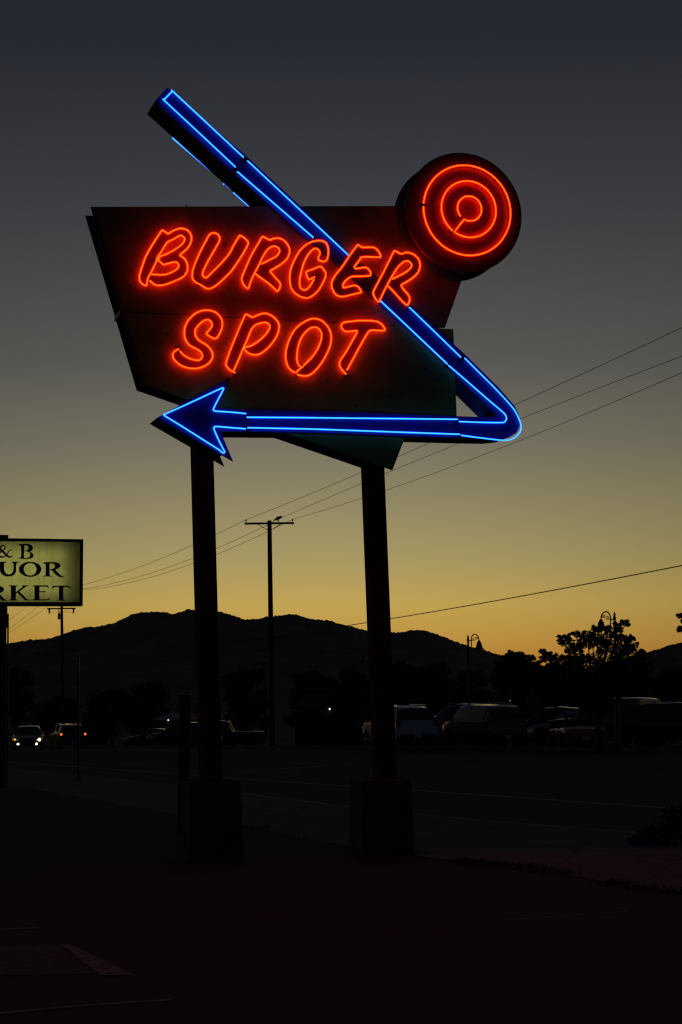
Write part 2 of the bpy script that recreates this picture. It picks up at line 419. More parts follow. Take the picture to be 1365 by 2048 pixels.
# lip strips along the left edge, in two lengths with a joint
for (p, q) in (((183, 416), (240, 615)), ((246, 633), (286, 766))):
    a, b = sg(*p), sg(*q); d = Vector((b[0] - a[0], 0, b[1] - a[1])).normalized()
    w = Vector((d.z, 0, -d.x)) * -0.02
    mb = MB(); A = Vector((a[0], 0, a[1])); B = Vector((b[0], 0, b[1]))
    mb.prism([(A.x - 0.006, A.z), (B.x - 0.006, B.z), (B.x + 0.03, B.z), (A.x + 0.03, A.z)], -0.012, -0.0005)
    mb.build('edge_trim', M_SIDE, cab)
mb = MB(); a, z = sg(243.5, 624); mb.box((a + 0.01, 0.21, z), (0.05, 0.37, 0.05)); mb.build('joint_strap', M_BLK, cab)
random.seed(11)
for px, py in [(377, 410), (480, 411.5), (705, 411), (752, 411.5)]:
    a, z = sg(px, py)
    MB().lathe([(0.012, -0.01), (0.012, 0.006), (0.006, 0.008), (0.006, 0.022)], 8, c=(a, 0.1, z)).build('lifting_bolt', M_BLK, cab)
for px, py in [(317, 790), (560, 873), (716, 931), (850, 735), (878, 760), (868, 780), (790, 776), (785, 792), (712, 812), (855, 738), (790, 866), (373, 777), (325, 685), (336, 668), (655, 760), (250, 470), (262, 570), (905, 610), (884, 612)]:
    a, z = sg(px, py)
    MB().lathe([(0.014, 0.0), (0.014, -0.006), (0.006, -0.010), (0.0, -0.010)], 10, 'Y', c=(a, -0.0032, z)).build('panel_bolt', M_BLK, cab)
a, z = sg(448.5, 488.5); MB().lathe([(0.022, 0.0), (0.022, -0.004), (0.0, -0.004)], 14, 'Y', c=(a, 0, z)).build('cable_hole_cover', M_DARK, cab)
for i in range(60):                                # rivets down the seam
    t = i / 60; a = seamL[0] + (seamR[0] - seamL[0]) * t; z = seamL[1] + (seamR[1] - seamL[1]) * t
    if i % 2 == 0: MB().lathe([(0.006, 0.0), (0.005, -0.004), (0.0, -0.005)], 6, 'Y', c=(a + 0.02, -0.003, z - 0.02)).build('rivet', M_SIDE, cab)

# poles and concrete footings
for i, (pb, pt, side) in enumerate((((423, 1600), (401.5, 800), -1), ((772, 1600), (743.5, 880), 1))):
    a0, z0 = sg(*pb, -0.21); a1, z1 = sg(*pt, -0.21)
    w = 0.106; mb = MB(); vs = []
    for (a, z) in ((a0, z0), (a1, z1)):
        for sx, sy in ((-1, -1), (1, -1), (1, 1), (-1, 1)): vs.append((a + sx * w, 0.21 + sy * w, z))
    mb.add(vs, [(0, 1, 5, 4), (1, 2, 6, 5), (2, 3, 7, 6), (3, 0, 4, 7), (0, 3, 2, 1), (4, 5, 6, 7)])
    pole = mb.build('pole', M_POLE, sign)
    bv = pole.modifiers.new('bevel', 'BEVEL'); bv.width = 0.012; bv.segments = 3
    ax, zt = sg(422 if i == 0 else 762, 1563 if i == 0 else 1557, -0.21)
    bm = bmesh.new(); hw, hd = 0.280, 0.262
    vs = [bm.verts.new((ax + sx * hw * k, 0.21 + sy * hd * k, z)) for z, k in ((-0.02, 1.05), (zt, 0.97)) for sx, sy in ((-1, -1), (1, -1), (1, 1), (-1, 1))]
    for f in ((0, 1, 5, 4), (1, 2, 6, 5), (2, 3, 7, 6), (3, 0, 4, 7), (0, 3, 2, 1), (4, 5, 6, 7)): bm.faces.new([vs[k] for k in f])
    bmesh.ops.subdivide_edges(bm, edges=bm.edges[:], cuts=5, use_grid_fill=True)
    for v in bm.verts: v.co += Vector((random.uniform(-1, 1), random.uniform(-1, 1), random.uniform(-1, 1))) * 0.005
    me = bpy.data.meshes.new('concrete_footing'); bm.to_mesh(me); bm.free(); me.materials.append(M_BLOCK)
    o = bpy.data.objects.new('concrete_footing', me); COL.objects.link(o); o.parent = sign
    bv = o.modifiers.new('bevel', 'BEVEL'); bv.width = 0.02; bv.segments = 2; bv.limit_method = 'ANGLE'; bv.angle_limit = rad(50)
    mb = MB(); mb.box((a0, 0.21, zt + 0.008), (0.34, 0.34, 0.016))
    bp = mb.build('base_plate', M_POLE, pole)

# arrow: thin front and back faces that overhang, core box between
def Z4(x, y): return (640 + x / 3.25, 540 + y / 3.25)
def Z5(x, y): return (260 + x / 3.25, 720 + y / 3.25)
AN = 0.018                                        # arrow face stands this far proud of the panel
tail_r = [(335, 175), (492, 311), (615, 425), (699, 508), (825, 612), (936, 714), (999, 776), (1029, 811), (1037, 826), (1041, 842), (1040, 853), (1034, 865), (1020, 874), (994, 877)]
bar_b = [(920, 875.5), (811, 872.5), (640, 866), (568, 864.6), Z5(590, 465)]
head = [Z5(672, 660), Z5(178, 375), Z5(655, 112), Z5(572, 313)]
bar_t = [(492, 819), (680, 822.5), (913.8, 832.3), (980, 834.5), (991, 832)]
diag_i = [(990, 827), (913.8, 752.3), (886, 724.6), (757, 605), (674.5, 530), (604, 471.5), (546, 417), (309.5, 203)]
face_px = tail_r + bar_b + head + bar_t + diag_i
face = [sg(*p, AN) for p in face_px]
core_px = tail_r + bar_b + [Z5(610, 520), Z5(632, 600), Z5(600, 619), Z5(178, 375), Z5(560, 164), Z5(572, 313)] + bar_t + diag_i
core = [sg(*p, AN) for p in core_px]
arrow = MB().prism(core, -AN + 0.0202, CD + 0.0098).build('arrow_cabinet', M_ARSIDE, sign)
arrow['label'] = 'blue arrow cabinet bent back on itself with its head pointing left'
MB().prism(face, -AN, -AN + 0.02).build('arrow_face', M_BLUE, arrow)
MB().prism(face, CD + 0.01, CD + 0.03).build('arrow_face', M_BLUE, arrow)

def neon(paths, r, m, parent, name, n, hook=0.045, sm=5, pxf=None, back=False, sides=8):
    """each path of pixels becomes a glass tube standing off the face, its ends turned back into the cabinet"""
    for path in paths:
        P = [s3(*(pxf(*p) if pxf else p), n) for p in path]
        S = spline(P, sm) if sm > 1 else P
        Q = []
        if hook:
            d0 = (S[0] - S[1]).normalized(); d1 = (S[-1] - S[-2]).normalized(); y = Vector((0, 1, 0))
            Q = [S[0] + y * hook + d0 * 0.004, S[0] + y * 0.012 + d0 * 0.006] + S + [S[-1] + y * 0.012 + d1 * 0.006, S[-1] + y * hook + d1 * 0.004]
        else: Q = S
        MB().tube(Q, r, sides).build(name, m, parent, smooth=True)
        for e in (S[0], S[-1]):
            MB().lathe([(0.016, 0.0), (0.016, -0.022), (0.010, -0.028)], 8, 'Y', c=(e.x, -n + hook + 0.004, e.z)).build('electrode_housing', M_DARK, parent)
def dense(a, b, k=6): return [(a[0] + (b[0] - a[0]) * i / k, a[1] + (b[1] - a[1]) * i / k) for i in range(k + 1)]
TR = 0.0068
AT = AN + 0.036
ar_paths = [
    [(470.6, 333.2), (400, 267), (331.5, 203.2), (329.6, 200.0), (331, 197), (343.5, 184.2), (346.5, 183.6), (349, 185.4), (420, 251.5), (487, 314)],
    dense((496.3, 322.2), (696, 509)), dense((476, 344), (626.3, 474.2)), dense((763, 603), (894.8, 727.7)), dense((820, 615.4), (921.5, 713.8)),
    [Z4(*p) for p in [(945, 575), (1050, 680), (1150, 780), (1250, 890), (1287, 950), (1308, 1010), (1300, 1055), (1260, 1093), (1200, 1107), (1060, 1093), (925, 1075)]],
    [Z4(*p) for p in [(840, 622), (960, 725), (1080, 830), (1180, 915), (1205, 940), (1214, 965), (1203, 986), (1175, 992), (1040, 990), (910, 985)]],
    dense((915.4, 838.5), (640, 835.6), 4) + dense((620, 835.4), (495.4, 834.5), 3),
    dense((920, 868.6), (640, 858.6), 4) + dense((620, 858), (497, 855.4), 3),
    [Z5(*p) for p in [(752, 348), (650, 338), (565, 333), (547, 328), (545, 316), (575, 255), (606, 197), (610, 184), (596, 184), (500, 228), (360, 293), (235, 349), (221, 357), (233, 366), (360, 444), (500, 533), (580, 583),
                      (604, 603), (617, 600), (611, 584), (580, 525), (548, 450), (550, 436), (565, 432), (650, 439), (752, 447)]],
]
neon(ar_paths, TR, M_BLU, arrow, 'neon_tube', AT, hook=0.03, sm=3)
# the far face carries its own tubes; one peeks past the tail's lower edge
BN = -(CD + 0.03 + 0.045)
def back_tube(pts, dn=0.0):
    Q = [s3(*p, BN) for p in pts]
    MB().tube(spline(Q, 3), TR, 8).build('neon_tube', M_BLU, arrow, smooth=True)
back_tube(dense((345, 275.6), (446, 362.4))); back_tube([(447, 369), (450, 367), (454, 371), (462, 378)]); back_tube(dense((467, 384.6), (600, 502)))
back_tube(dense((380, 224), (600, 420))); back_tube(dense((880, 884.2), (890, 885), 2)); back_tube(dense((600, 838), (960, 850)))

# letters: painted letter plate on the panel + tubes
def ZA(x, y): return (270 + x / 6.825, 440 + y / 6.825)
def ZB(x, y): return (440 + x / 6.825, 450 + y / 6.825)
def ZC(x, y): return (620 + x / 5.6875, 470 + y / 5.6875)
def ZD(x, y): return (330 + x / 5.6875, 610 + y / 5.6875)
def ZE(x, y): return (560 + x / 5.6875, 610 + y / 5.6875)
LN = 0.033
def letter(word, ch, tubes, outer, holes=(), zf=None, arrow_over=False):
    f = (lambda p: zf(*p)) if zf else (lambda p: p)
    conv = lambda pts: [s3(*f(p), LN) for p in pts]
    def plate(pts):
        S = spline(conv(pts), 3, closed=True); return [(p.x, p.z) for p in S]
    mb = MB().prism(plate(outer), -0.0235 if arrow_over else -0.0075, -0.0212 if arrow_over else -0.0034, [plate(h) for h in holes])
    lp = mb.build('letter', M_LET, sign); lp['label'] = 'letter %s of %s' % (ch, word)
    neon([[f(p) for p in t] for t in tubes], TR, M_RED, lp, 'neon_tube', LN, hook=0.024, sm=5)
    for t in tubes:                                # glass supports between tube and panel
        k = max(2, len(t) // 5)
        for i in range(k // 2, len(t) - 1, k):
            p = s3(*f(t[i]), LN)
            MB().tube([(p.x, -LN + TR, p.z), (p.x, -0.002, p.z)], 0.005, 6).build('tube_support', M_DARK, lp)

B_out = [(205, 830), (270, 880), (330, 893), (420, 880), (560, 825), (660, 775), (710, 710), (722, 640), (705, 570), (670, 520), (625, 490), (620, 475), (650, 445), (710, 395), (760, 320), (775, 245), (755, 180), (710, 135), (640, 115), (570, 128), (510, 155), (460, 185), (440, 180), (390, 146), (370, 145), (340, 185), (240, 340), (150, 500), (100, 640), (65, 760), (70, 830), (100, 870), (150, 895), (165, 880), (175, 810), (215, 730), (250, 660), (295, 565)]
B_in = [(296, 562), (310, 510), (350, 450), (400, 370), (445, 305), (530, 260), (610, 215), (645, 215), (675, 240), (680, 275), (650, 325), (590, 375), (500, 430), (420, 470), (360, 490), (335, 520), (320, 552), (350, 575), (385, 605), (430, 600), (520, 577), (560, 575), (590, 595), (600, 630), (580, 665), (520, 705), (430, 740), (360, 750), (230, 740)]
letter('BURGER', 'B', [B_out, B_in], B_out[:35] + [(185, 800)], [[(375, 470), (400, 372), (445, 307), (610, 217), (678, 262), (650, 325), (500, 428)], [(300, 590), (385, 607), (560, 577), (598, 630), (520, 703), (360, 748), (240, 725)]], ZA)
U_p = [(870, 872), (825, 845), (790, 800), (785, 740), (800, 660), (850, 530), (910, 400), (970, 290), (1010, 215), (1045, 182), (1085, 178), (1130, 195), (1158, 240), (1155, 285), (1110, 370), (1040, 490), (970, 620), (930, 710), (928, 755), (965, 788), (1000, 770), (1080, 690), (1180, 590), (1290, 460), (1350, 348), (1425, 222), (1445, 215), (1500, 248), (1545, 298), (1540, 343), (1460, 488), (1340, 668), (1260, 758), (1160, 853), (1100, 900), (1040, 932), (990, 938), (940, 910), (882, 876)]
letter('BURGER', 'U', [U_p], U_p[1:-1], (), ZA)
R_p = [(575, 530), (650, 490), (760, 435), (810, 380), (815, 340), (790, 305), (740, 288), (690, 305), (640, 350), (590, 430), (540, 535), (485, 640), (440, 730), (410, 810), (395, 855), (375, 865), (330, 820), (305, 765), (305, 710), (340, 620), (400, 480), (460, 360), (540, 230), (575, 168), (600, 163), (680, 203), (720, 190), (780, 178), (850, 195), (910, 245), (950, 320), (950, 390), (910, 470), (830, 540), (740, 595), (692, 625), (705, 655), (770, 730), (820, 790), (825, 840), (798, 893), (775, 897), (690, 815), (600, 750), (490, 670)]
letter('BURGER', 'R', [R_p], R_p[11:], [[(585, 505), (680, 468), (760, 432), (812, 360), (790, 308), (740, 290), (640, 352)]], ZB)
def C2(x, y): return ZC(x, y)
def B2(x, y): return ZB(x, y)
G_p = [B2(*p) for p in [(1285, 745), (1240, 820), (1190, 875), (1140, 885), (1100, 850), (1090, 760), (1110, 650), (1150, 510), (1210, 400), (1270, 335)]] + \
      [C2(*p) for p in [(75, 153), (108, 180), (115, 215), (95, 265), (115, 290), (165, 300), (195, 280), (210, 220), (208, 140), (180, 85), (130, 65), (60, 68)]] + \
      [B2(*p) for p in [(1228, 242), (1160, 285), (1080, 370), (1000, 520), (962, 640), (958, 780), (985, 880), (1060, 955), (1150, 992), (1220, 990), (1310, 930), (1365, 865)]] + \
      [C2(*p) for p in [(160, 520), (183, 455), (172, 415), (125, 360), (60, 378)]] + [B2(*p) for p in [(1280, 600), (1192, 633), (1180, 660), (1208, 732), (1230, 742), (1292, 710)]]
letter('BURGER', 'G', [G_p], G_p)
E_p = [(515, 382), (560, 378), (640, 370), (685, 410), (695, 445), (680, 462), (600, 468), (490, 472), (430, 500), (385, 550), (378, 588), (400, 597), (500, 575), (550, 590), (585, 640), (570, 655), (450, 685), (370, 702), (300, 680), (255, 610), (250, 540), (290, 460), (370, 360), (450, 240), (538, 122), (560, 118), (600, 140), (700, 138), (750, 155), (795, 205), (806, 248), (780, 252), (600, 250), (570, 280), (505, 366)]
letter('BURGER', 'E', [E_p], E_p, (), ZC, True)
R2_p = [(940, 500), (1080, 430), (1150, 370), (1155, 330), (1120, 298), (1070, 305), (1000, 370), (930, 480), (875, 580), (840, 650), (800, 735), (785, 762), (745, 720), (722, 660), (740, 610), (830, 440), (900, 300), (955, 192), (980, 185), (1040, 215), (1100, 198), (1170, 215), (1230, 265), (1255, 330), (1240, 410), (1180, 480), (1080, 545), (1042, 570), (1060, 610), (1120, 680), (1138, 730), (1120, 785), (1100, 795), (1040, 740), (960, 650), (893, 583)]
letter('BURGER', 'last R', [R2_p], R2_p[8:], [[(945, 482), (1080, 428), (1152, 350), (1120, 300), (1070, 307), (1000, 372)]], ZC, True)
S_p = [(175, 528), (230, 580), (300, 615), (380, 630), (415, 610), (428, 575), (410, 535), (370, 505), (280, 455), (240, 400), (222, 330), (235, 240), (280, 160), (360, 90), (450, 60), (530, 65), (600, 100), (645, 160), (655, 220), (640, 290), (600, 365), (565, 380), (510, 355), (476, 325), (500, 290), (535, 245), (535, 205), (505, 172), (465, 170), (420, 195), (360, 260), (345, 310), (355, 360), (400, 410), (480, 460), (530, 520), (545, 580), (520, 640), (460, 690), (380, 718), (290, 720), (190, 690), (120, 635), (92, 580), (105, 535), (155, 502)]
letter('SPOT', 'S', [S_p], S_p, (), ZD)
P_o = [(797, 768), (745, 740), (700, 690), (700, 650), (740, 530), (820, 330), (880, 190), (915, 115), (935, 108), (995, 138), (1050, 118), (1110, 98), (1170, 100), (1240, 140), (1290, 200), (1300, 260), (1275, 350), (1200, 460), (1110, 540), (1050, 565), (980, 560), (930, 530), (905, 502)]
P_i = [(905, 482), (940, 475), (990, 460), (1080, 400), (1160, 320), (1195, 255), (1185, 220), (1150, 200), (1090, 205), (1030, 230), (985, 280), (940, 390), (890, 500), (840, 620), (785, 742)]
letter('SPOT', 'P', [P_o, P_i], P_o + [(850, 600)], [[(935, 462), (990, 456), (1080, 398), (1193, 255), (1150, 204), (1032, 232), (987, 282)]], ZD)
O_o = [(202, 793), (280, 807), (340, 795), (410, 740), (500, 620), (570, 470), (585, 360), (560, 270), (500, 195), (440, 162), (380, 155), (310, 175), (230, 225), (165, 290), (110, 390), (75, 500), (68, 600), (85, 680), (120, 735), (178, 767), (200, 752), (248, 710)]
O_i = [(262, 707), (225, 695), (200, 650), (195, 570), (215, 450), (260, 350), (330, 275), (390, 252), (440, 268), (475, 320), (470, 400), (430, 500), (370, 590), (310, 650), (272, 688)]
letter('SPOT', 'O', [O_o, O_i], O_o[:20], [O_i[1:]], ZE)
T_p = [(752, 787), (700, 725), (680, 680), (690, 630), (750, 540), (830, 400), (878, 312), (865, 293), (800, 300), (750, 300), (715, 275), (700, 235), (725, 200), (800, 188), (900, 178), (1000, 178), (1090, 185), (1140, 205), (1180, 245), (1195, 278), (1172, 291), (1050, 287), (1015, 300), (980, 350), (900, 490), (830, 620), (765, 738)]
letter('SPOT', 'T', [T_p], T_p, (), ZE)

# disc: two saucers back to back with a domed bullseye face
DN = 0.06
ca, cz = sg(929, 425, DN); RD = 0.5 * (sg(929, 305.5, DN)[1] - sg(929, 546, DN)[1])
def domen(r): return DN + 0.15 * (1 - (r / RD) ** 2)
prof = [(RD * 0.985, -DN - 0.002), (RD, -DN + 0.012), (RD * 0.99, 0.0), (RD * 0.95, 0.055), (RD * 0.90, 0.12), (RD * 0.88, 0.19), (RD * 0.90, 0.26), (RD * 0.96, 0.34), (RD, 0.40), (RD * 0.98, 0.43), (RD * 0.7, 0.50), (RD * 0.3, 0.545), (0.0, 0.55)]
disc = MB().lathe(prof, 72, 'Y', c=(ca, 0, cz), cap=False).build('disc_cabinet', M_DISC, sign, smooth=True, angle=40)
disc['label'] = 'round red disc cabinet with three neon rings'
def band(r0, r1, m, lift):
    pr = [(r0 + (r1 - r0) * i / 8, -domen(r0 + (r1 - r0) * i / 8) - lift) for i in range(9)]
    return MB().lathe(pr, 72, 'Y', c=(ca, 0, cz), cap=False).build('disc_face_band', m, disc, smooth=True)
cuts = [0.0001, 0.20, 0.38, 0.56, 0.985]
for i in range(4): band(cuts[i] * RD, cuts[i + 1] * RD, M_DISC2 if i in (0, 2) else M_DISC, 0.0)
def ring(r, a0, a1, k=60): return [(r, rad(a0 + (a1 - a0) * i / k)) for i in range(k + 1)]
def pol(r, an, so=0.036): return Vector((ca + r * math.cos(an), -domen(r) - so, cz + r * math.sin(an)))
r1, r2, r3 = RD * 0.745, RD * 0.465, RD * 0.205
paths = [[pol(*p) for p in ring(r1, 173.5, 173.5 - 355.0)],
         [pol(*p) for p in ring(r2, 232, 232 - 352)][:-1] + [pol(r2, rad(237))] + [pol(r2 + (r3 - r2) * t, rad(237 + 3 * t)) for t in (0.35, 0.7)] + [pol(*p) for p in ring(r3, 243, 243 + 336, 36)]]
for P in paths:
    y = Vector((0, 1, 0)); Q = [P[0] + y * 0.03, P[0] + y * 0.01] + P + [P[-1] + y * 0.01, P[-1] + y * 0.03]
    MB().tube(Q, TR, 8).build('neon_tube', M_RED, disc, smooth=True)
    for e in (P[0], P[-1]): MB().lathe([(0.016, 0.0), (0.016, -0.02), (0.010, -0.026)], 8, 'Y', c=(e.x, e.y + 0.034, e.z)).build('electrode_housing', M_DARK, disc)
for r, k in ((r1, 9), (r2, 7), (r3, 3)):
    for i in range(k):
        p = pol(r, 2 * math.pi * (i + 0.4) / k); MB().tube([(p.x, p.y + TR, p.z), (p.x, p.y + 0.036, p.z)], 0.005, 6).build('tube_support', M_DARK, disc)

# ------------------------------------------------------------------ the lit market sign on the left
def Z8(x, y): return (x / 7.184, 1060 + y / 7.184)
MPOS = at_z(4, 1574, LZ)
MY = MPOS.y
MO = Vector((MPOS.x, MPOS.y, LZ))
def mg(px, py, n=0.0):
    p = on_plane(px, py, MO + NV * n, NV) - MO; return (p.dot(U_), p.z)
market = thing('lightbox_sign', 'dim yellow backlit market sign with black serif lettering on a post', 'sign', MO, SA)
fr = [mg(*Z8(*p), 0.15) for p in [(-1180, 100), (1201, 132), (1193, 1088), (-1180, 1085)]]
inn = [mg(*Z8(*p), 0.15) for p in [(-1130, 150), (1152, 172), (1148, 1036), (-1130, 1034)]]
M_BOXIN = mat('lightbox_inside', (0.8, 0.8, 0.76), 0.8)
box = MB().prism(fr, -0.15, 0.16, [inn]).build('frame', M_BLK, market)
MB().prism(inn, 0.125, 0.14).build('back_panel', M_BOXIN, market)
tr = bpy.data.materials.new('translucent_face'); tr.use_nodes = True; t = tr.node_tree; t.nodes.clear()
co = t.nodes.new('ShaderNodeTexCoord'); mp = t.nodes.new('ShaderNodeMapping'); mp.inputs['Scale'].default_value = (7, 1, 0.5)
nz = t.nodes.new('ShaderNodeTexNoise'); nz.inputs['Scale'].default_value = 1.4; nz.inputs['Detail'].default_value = 6
cr = t.nodes.new('ShaderNodeValToRGB'); cr.color_ramp.elements[0].position = 0.3; cr.color_ramp.elements[0].color = (0.50, 0.485, 0.18, 1); cr.color_ramp.elements[1].position = 0.62; cr.color_ramp.elements[1].color = (0.64, 0.63, 0.26, 1)
tb = t.nodes.new('ShaderNodeBsdfTranslucent'); db = t.nodes.new('ShaderNodeBsdfDiffuse'); ms = t.nodes.new('ShaderNodeMixShader'); ms.inputs[0].default_value = 0.25
ou = t.nodes.new('ShaderNodeOutputMaterial')
t.links.new(co.outputs['Object'], mp.inputs[0]); t.links.new(mp.outputs[0], nz.inputs['Vector']); t.links.new(nz.outputs['Fac'], cr.inputs[0])
t.links.new(cr.outputs[0], tb.inputs[0]); t.links.new(cr.outputs[0], db.inputs[0]); t.links.new(tb.outputs[0], ms.inputs[1]); t.links.new(db.outputs[0], ms.inputs[2]); t.links.new(ms.outputs[0], ou.inputs[0])
pn = MB(); pn.add([(a, -0.135, z) for a, z in inn], [(0, 1, 2, 3)])
pn.build('lit_panel', tr, market)
M_FLUO = emit('fluorescent_tube', (1.0, 0.98, 0.62), 2.3)
iz0, iz1, ix0, ix1 = inn[2][1], inn[0][1], inn[0][0], inn[1][0]
for k in (0.22, 0.5, 0.78):
    z = iz0 + (iz1 - iz0) * k
    MB().tube([(ix0 + 0.12, 0.03, z), (ix1 - 0.30, 0.03, z)], 0.018, 8).build('fluorescent_tube', M_FLUO, box)
def poly_letter(outer, holes=(), ch=''):
    cv = lambda pts: [mg(*Z8(*p), 0.138) for p in pts]
    o = MB().prism(cv(outer), -0.1415, -0.1365, [cv(h) for h in holes]).build('letter', M_BLK, market); o['label'] = 'black letter ' + ch; return o
def ell(cx, cy, rx, ry, n=36): return [(cx + rx * math.cos(2 * math.pi * i / n), cy + ry * math.sin(2 * math.pi * i / n)) for i in range(n)]
def stroke(pts, ws):
    S = spline([Vector((p[0], p[1])) for p in pts], 5); n = len(S); L = []; R_ = []
    for i, p in enumerate(S):
        tt = (S[min(i + 1, n - 1)] - S[max(i - 1, 0)]).normalized(); q = Vector((-tt.y, tt.x)); f = i / (n - 1) * (len(ws) - 1); k = min(int(f), len(ws) - 2); w = ws[k] + (ws[k + 1] - ws[k]) * (f - k)
        L.append(p + q * w / 2); R_.append(p - q * w / 2)
    return [tuple(p) for p in L + R_[::-1]]
cv = lambda pts: [mg(*Z8(*p), 0.138) for p in pts]
amp = MB().prism(cv(stroke([(2, 262), (22, 232), (55, 226), (78, 250), (62, 280), (10, 318), (-22, 345), (-5, 378), (45, 388), (95, 360), (128, 305), (150, 288), (178, 292)], [26, 20, 16, 22, 28, 26, 18, 12, 14])), -0.1415, -0.1365)
amp.prism(cv(stroke([(0, 262), (45, 310), (95, 360), (140, 386), (188, 372)], [26, 34, 34, 26, 8])), -0.1421, -0.1362)
amp.build('letter', M_BLK, market)['label'] = 'black ampersand'
poly_letter([(272, 222), (290, 202), (390, 198), (450, 210), (475, 240), (478, 270), (455, 300), (430, 312), (470, 330), (488, 360), (480, 395), (440, 412), (380, 418), (285, 414), (275, 400), (306, 390), (305, 232)], [[(352, 222), (390, 220), (416, 248), (405, 285), (370, 297), (352, 297)], [(348, 308), (385, 306), (430, 325), (440, 355), (425, 390), (385, 402), (348, 396)]], 'B')
poly_letter([(-35, 455), (95, 455), (95, 466), (62, 475), (65, 580), (90, 625), (130, 640), (170, 625), (195, 585), (200, 480), (170, 466), (170, 455), (268, 455), (268, 466), (238, 480), (236, 590), (215, 640), (170, 662), (110, 670), (45, 650), (10, 610), (0, 560), (0, 480), (-35, 466)], (), 'U')
poly_letter(ell(437, 565, 162, 109), [ell(437, 565, 91, 88)], 'O')
Rl = [(622, 482), (640, 462), (760, 460), (830, 468), (868, 495), (872, 522), (850, 550), (800, 568), (835, 610), (880, 655), (918, 664), (915, 675), (850, 676), (805, 645), (742, 575), (718, 572), (718, 652), (750, 660), (750, 669), (620, 669), (622, 660), (658, 652), (660, 490)]
Rh = [(716, 480), (765, 482), (793, 505), (793, 530), (775, 550), (740, 562), (716, 562)]
poly_letter(Rl, [Rh], 'R')
sh = lambda pts, dx, dy: [(x + dx, y + dy) for x, y in pts]
poly_letter(sh(Rl, -810, 340), [sh(Rh, -810, 340)], 'R')
poly_letter([(130, 795), (262, 795), (262, 805), (232, 815), (232, 890), (330, 815), (320, 805), (320, 795), (415, 795), (415, 805), (375, 815), (285, 885), (395, 995), (445, 1004), (440, 1013), (365, 1013), (250, 902), (232, 915), (232, 995), (265, 1003), (265, 1012), (130, 1012), (130, 1003), (160, 995), (160, 812), (130, 804)], (), 'K')
El = [(468, 795), (690, 795), (712, 830), (700, 835), (670, 815), (570, 815), (570, 878), (640, 878), (655, 870), (655, 900), (640, 893), (570, 893), (570, 995), (670, 998), (715, 970), (725, 975), (700, 1012), (468, 1012), (468, 1003), (498, 995), (498, 812), (468, 803)]
poly_letter(El, (), 'E')
poly_letter([(745, 838), (765, 800), (985, 798), (1025, 830), (1018, 840), (985, 822), (915, 818), (915, 1000), (948, 1005), (948, 1015), (818, 1015), (818, 1005), (850, 1000), (850, 818), (790, 822), (755, 842)], (), 'T')
poly_letter(ell(-200, 565, 150, 109), [ell(-200, 565, 84, 88)], 'Q')
poly_letter([(-190, 640), (-150, 650), (-90, 700), (-30, 706), (-30, 716), (-110, 716), (-190, 672)], (), 'tail of Q')
poly_letter([(-480, 455), (-375, 455), (-375, 466), (-400, 475), (-400, 650), (-375, 660), (-375, 669), (-480, 669), (-480, 660), (-456, 650), (-456, 475), (-480, 466)], (), 'I')
poly_letter([(-720, 455), (-610, 455), (-610, 466), (-635, 475), (-635, 650), (-560, 650), (-525, 620), (-515, 624), (-535, 669), (-720, 669), (-720, 660), (-692, 650), (-692, 475), (-720, 466)], (), 'L')
poly_letter([(-440, 1012), (-440, 1003), (-410, 995), (-330, 800), (-300, 795), (-215, 995), (-190, 1003), (-190, 1012), (-310, 1012), (-310, 1003), (-285, 995), (-305, 940), (-370, 940), (-390, 995), (-360, 1003), (-360, 1012)], [[(-362, 922), (-312, 922), (-338, 855)]], 'A')
poly_letter([(-800, 1012), (-800, 1003), (-770, 995), (-770, 812), (-800, 804), (-800, 795), (-700, 795), (-640, 925), (-580, 795), (-470, 795), (-470, 804), (-500, 812), (-500, 995), (-470, 1003), (-470, 1012), (-590, 1012), (-590, 1003), (-562, 995), (-562, 850), (-632, 1005), (-655, 1005), (-735, 850), (-735, 995), (-705, 1003), (-705, 1012)], (), 'M')
pa = 0.0
bz = mg(0, 1212, 0)[1]
MB().bbox((pa - 0.02, 0, bz / 2), (0.19, 0.19, bz + 0.02), 0.015).build('post', M_BLK, market)
MB().bbox((pa + 0.02, 0, bz - 0.13), (0.15, 0.16, 0.24), 0.01).build('junction_box', M_BLK, market)
za, zb = mg(16.3, 1240)[1], mg(16.3, 1560)[1]; xa = mg(16.3, 1300)[0]
MB().tube([(xa, 0, za), (xa, 0, 0.0)], 0.018, 8).build('conduit', M_BLK, market)
MB().bbox((xa - 0.03, 0, za - 0.02), (0.09, 0.08, 0.30), 0.01).build('switch_box', M_BLK, market)
MB().bbox((mg(6, 1074)[0], 0, fr[1][1] + 0.045), (0.22, 0.2, 0.07), 0.02).build('top_cap', M_BLK, market)

